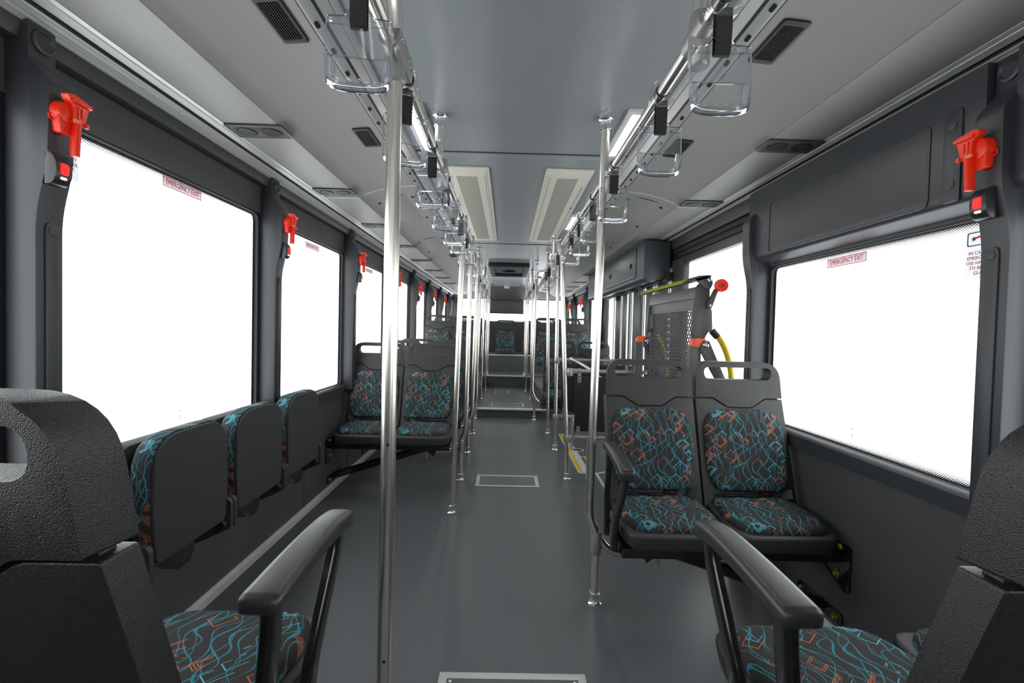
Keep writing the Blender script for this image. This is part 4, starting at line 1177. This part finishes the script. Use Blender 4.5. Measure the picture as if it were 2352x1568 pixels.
t = empty('yellow_floor_tape', (0, 0, 0), 0, 'short yellow taped corner near the round floor plate', 'floor marking')
obj('yellow_line', strip([(.768, 4.17), (.80, 4.17), (.787, 4.40), (.757, 4.40)], 0, .0016), YELLOW, t)
obj('pale_line', strip([(.705, 4.372), (.757, 4.372), (.757, 4.40), (.705, 4.40)], 0, .0016), MARK, t)
t = empty('floor_plate', (.745, 4.642, 0), 0, 'round metal floor plate behind the near partition', 'floor plate')
obj('rim', MB().lathe([(.060, 0), (.060, .003), (.052, .004), (.050, .002)], seg=28), ALU, t)
obj('disc', MB().lathe([(.051, 0), (.051, .0022), (0, .0022)], seg=28), GREYM, t)

# ---------------------------------------------------------------- partitions
def partition(y, x0, x1, zt, lb):
    t = empty('partition', (0, y, 0), 0, lb, 'partition')
    mb = MB(); mb.plate(rrect(x0 + .05, .395, x1, zt - .045, .01, 3), [], -.006, .006, 'xz', bev=.001); obj('board', mb, PARTN, t)
    for z, nm in ((zt, 'top_rail'), (.345, 'bottom_rail')):
        mb = MB(); mb.tube([(x0, 0, z), (x1 + .03, 0, z)], .016, 14); r = obj(nm, mb, ALU2, t)
        mb = MB(); mb.lathe([(.026, -.03), (.028, -.026), (.028, .026), (.026, .03)], (x0, 0, z - .01), 'z', 14); mb.box((x0 + .035, 0, z), (.05, .042, .036), .006); obj('pole_clamp', mb, CAST, r)
    for x in (x0 + .08, x1 - .08):
        for z, up in ((zt, -1), (.345, 1)):
            mb = MB(); mb.lathe([(.019, -.014), (.0215, -.012), (.0215, .012), (.019, .014)], (x, 0, z), 'x', 12); mb.box((x, -.010, z + up * .05), (.028, .005, .085), .002); c = obj('clip', mb, CAST, t)
            mb = MB()
            for q in (.045, .075): mb.lathe([(.005, -.0125), (.005, -.0145), (0, -.0145)], (x, 0, z + up * q), 'y', 8)
            obj('clip_screw', mb, DARKP, c)
    mb = MB(); mb.tube([(x0 + .17, .0, .01), (x0 + .17, 0, .345)], .016, 12); obj('foot_post', mb, ALU2, t)
    return t
ALU2 = mat('satin_tube', (.66, .66, .65), .28, metal=.85)
partition(3.702, .51, 1.28, .882, 'near black partition board with pale rails, left of the lift behind the right seats')
t = partition(4.605, .505, 1.28, .915, 'far black partition board with pale rails, behind the near one')
mb = MB(); mb.tube([(.64, .0, .93), (.70, -.05, .90), (.76, -.3, .86), (.82, -.62, .80), (.84, -.68, .70)], .015, 12); obj('slanted_rail', mb, ALU2, t)

# ---------------------------------------------------------------- wheelchair lift in the doorway
t = empty('wheelchair_lift', (1.15, 3.2, 0), 0, 'folded grey wheelchair lift with mesh platform standing behind the right seats', 'wheelchair lift')
def lp(name, mb, m, par=None):
    o = obj(name, mb, m, par or t)
    if par is None: o.location = (-1.15, -3.2, 0)
    return o
side = rpoly([(1.119, 1.492), (1.100, 1.40), (1.092, 1.30), (1.090, 1.22), (1.105, 1.17), (1.16, 1.16), (1.185, 1.21), (1.213, 1.228), (1.206, 1.34), (1.192, 1.38), (1.188, 1.49), (1.176, 1.53)], .012, 3)
side_low = rpoly([(1.105, 1.17), (1.10, .35), (1.17, .35), (1.19, 1.2)], .01, 3)
mb = MB(); mb.plate(side, [], 2.715, 2.745, 'xz', bev=.003); lp('side_plate', mb, GREYM)
mb = MB(); mb.plate([(x + .01, z) for x, z in side], [], 3.62, 3.65, 'xz', bev=.003); lp('side_plate', mb, GREYM)
mb = MB()
for y in (2.76, 3.60): mb.box((1.135, y, .78), (.05, .04, .86), .004)
mb.box((1.135, 3.18, .34), (.05, .86, .05), .006); lp('platform_frame', mb, GREYM)
mb = MB(); mb.box((1.130, 3.18, 1.415), (.012, .88, .14), .003); mb.box((1.118, 3.18, 1.445), (.012, .88, .06), .003); lp('cross_panel', mb, GREYM)
mb = MB()
y0, y1, z0, z1 = 2.765, 3.60, .36, 1.345
P_ = .034
def clipseg(c, sgn):
    pts = []
    n = 0
    # line: z = z0 + sgn*1.0*(y - c)
    ya, yb_ = (c, c + (z1 - z0) / 1.35) if sgn > 0 else (c - (z1 - z0) / 1.35, c)
    if sgn > 0: za, zb_ = z0, z1
    else: za, zb_ = z1, z0
    if yb_ <= y0 or ya >= y1: return None
    def zz(y): return za + (zb_ - za) * (y - ya) / (yb_ - ya)
    a, b = max(ya, y0), min(yb_, y1)
    return (1.135, a, zz(a)), (1.135, b, zz(b))
c = y0 - 1.
while c < y1 + 1.:
    for sg in (1, -1):
        q = clipseg(c, sg)
        if q: mb.tube(q, .0034, 4, caps=False)
    c += P_
lp('expanded_mesh', mb, RUBBER)
mb = MB(); mb.plate([(1.06, 1.512), (1.075, 1.50), (1.185, 1.535), (1.19, 1.55), (1.12, 1.545)], [], 2.70, 3.66, 'xz', bev=.002); fl_ = lp('roll_stop_flap', mb, GREYM)
mb = MB(); mb.plate([(1.052, 1.514), (1.058, 1.506), (1.085, 1.528), (1.085, 1.535)], [], 2.80, 3.67, 'xz'); o = lp('yellow_edge', mb, LYEL, fl_)
mb = MB(); mb.plate(rpoly([(1.09, 1.525), (1.17, 1.545), (1.19, 1.54), (1.20, 1.50), (1.185, 1.465), (1.15, 1.475)], .008, 3), [], 2.70, 2.714, 'xz', bev=.002); lp('hinge_plate', mb, GREYM)
mb = MB(); mb.plate(rpoly([(1.235, 1.47), (1.212, 1.475), (1.165, 1.375), (1.175, 1.352), (1.195, 1.355)], .014, 3), [], 2.695, 2.712, 'xz', bev=.002); lv = lp('lever', mb, SPK)
mb = MB(); mb.lathe([(.036, 0), (.038, -.005), (.038, -.024), (.034, -.028), (.012, -.024), (.010, -.029), (0, -.029)], (1.240, 2.695, 1.487), 'y', 24); rl = lp('red_roller', mb, REDP)
lp('pivot_bolt', MB().lathe([(.010, -.029), (.010, -.034), (0, -.034)], (1.240, 2.695, 1.487), 'y', 12), CHROME)
lp('pivot_bolt', MB().lathe([(.014, 0), (.014, -.008), (.008, -.011), (0, -.011)], (1.175, 2.699, 1.521), 'y', 14), CHROME)
lp('pivot_bolt', MB().lathe([(.012, 0), (.012, -.008), (0, -.010)], (1.187, 2.695, 1.375), 'y', 14), CHROME)
for y, dx, nm in ((2.70, .0, 'n'), (3.64, -.055, 'f')):
    mb = MB(); mb.plate(rpoly([(1.072 + dx, 1.128), (1.080 + dx, 1.165), (1.100 + dx, 1.178), (1.155 + dx, 1.176), (1.150 + dx, 1.155), (1.128 + dx, 1.150), (1.118 + dx, 1.126)], .008, 3), [], y - .035, y + .02, 'xz', bev=.003); lp('orange_cap', mb, ORANGE)
    mb = MB(); mb.box((1.095 + dx, y, .62), (.055, .05, 1.02), .005); po = lp('upright_post', mb, GREYM)
    mb = MB()
    mb.plate(rpoly([(1.13 + dx, 1.165), (1.175 + dx, 1.165), (1.185 + dx, 1.14), (1.315 + dx * .3, .86), (1.325 + dx * .3, .60), (1.27 + dx * .3, .60), (1.262 + dx, .86), (1.125 + dx, 1.10)], .02, 4), [], y - .035, y - .022, 'xz', bev=.002); ar = lp('lift_arm', mb, GREYM)
    mb = MB(); mb.lathe([(.019, 0), (.019, -.006), (.012, -.008), (.006, -.011), (0, -.011)], (1.154 + dx, y - .035, 1.137), 'y', 18); lp('arm_bolt', mb, CHROME)
    pts = [(1.195 + dx, y - .03, 1.215), (1.215 + dx, y - .03, 1.195)] + bez((1.23 + dx, y - .03, 1.185), (1.31 + dx, y - .03, 1.08), (1.318 + dx, y - .03, .90)) + [(1.318 + dx, y - .03, .55)]
    mb = MB(); mb.tube(pts[1:], .017, 14); tb = lp('yellow_handrail', mb, YELLOW)
    mb = MB(); mb.tube([(1.19 + dx, y - .03, 1.222), (1.222 + dx, y - .03, 1.188)], .0205, 14); lp('rubber_end_cap', mb, RUBBER)
mb = MB(); mb.box((1.17, 3.17, .15), (.26, 1.05, .30), .01); lp('lift_base', mb, DGREY)

# overhead equipment box over the doors
t = empty('overhead_box', (0, 0, 0), 0, 'dark grey equipment box under the roof edge above the doors', 'equipment box')
mb = MB(); mb.plate(rpoly([(1.10, 1.96), (1.10, 1.645), (1.135, 1.622), (1.315, 1.655), (1.315, 1.94)], [.004, .012, .012, .01, .01], 3), [], 3.76, 6.35, 'xz', bev=.004); obj('casing', mb, DGREY, t)
mb = MB(); mb.plate(rrect(3.98, 1.68, 5.15, 1.93, .03), [], 1.094, 1.102, 'yz', bev=.002); dr = obj('cover', mb, DGREY, t)
mb = MB(); mb.plate(rrect(3.972, 1.672, 5.158, 1.938, .034), [rrect(3.98, 1.68, 5.15, 1.93, .03)], 1.0975, 1.1005, 'yz'); obj('cover_gap', mb, ALUD, t)
for y in (4.13, 4.95):
    mb = MB(); mb.lathe([(.016, 0), (.016, -.008), (.010, -.012), (0, -.012)], (1.094, y, 1.80), 'x', 12); mb.box((1.085, y, 1.79), (.01, .012, .045), .003); obj('latch', mb, DARKP, dr)

# fire extinguisher under the right seats
t = empty('fire_extinguisher', (1.195, 2.26, 0), 0, 'red fire extinguisher standing in the shade under the right facing pair', 'fire extinguisher')
mb = MB(); mb.lathe([(.050, 0), (.055, .006), (.055, .26), (.045, .295), (.02, .315), (.018, .33)], seg=24); obj('cylinder', mb, REDD, t)
mb = MB(); mb.lathe([(.0556, .12), (.0556, .23)], seg=24); mb.f = mb.f[12:20]; obj('yellow_label', mb, YELLOW, t)
mb = MB(); mb.box((0, 0, .345), (.03, .03, .03), .004); mb.box((-.03, 0, .365), (.09, .018, .012), .003); obj('valve', mb, DARKP, t)
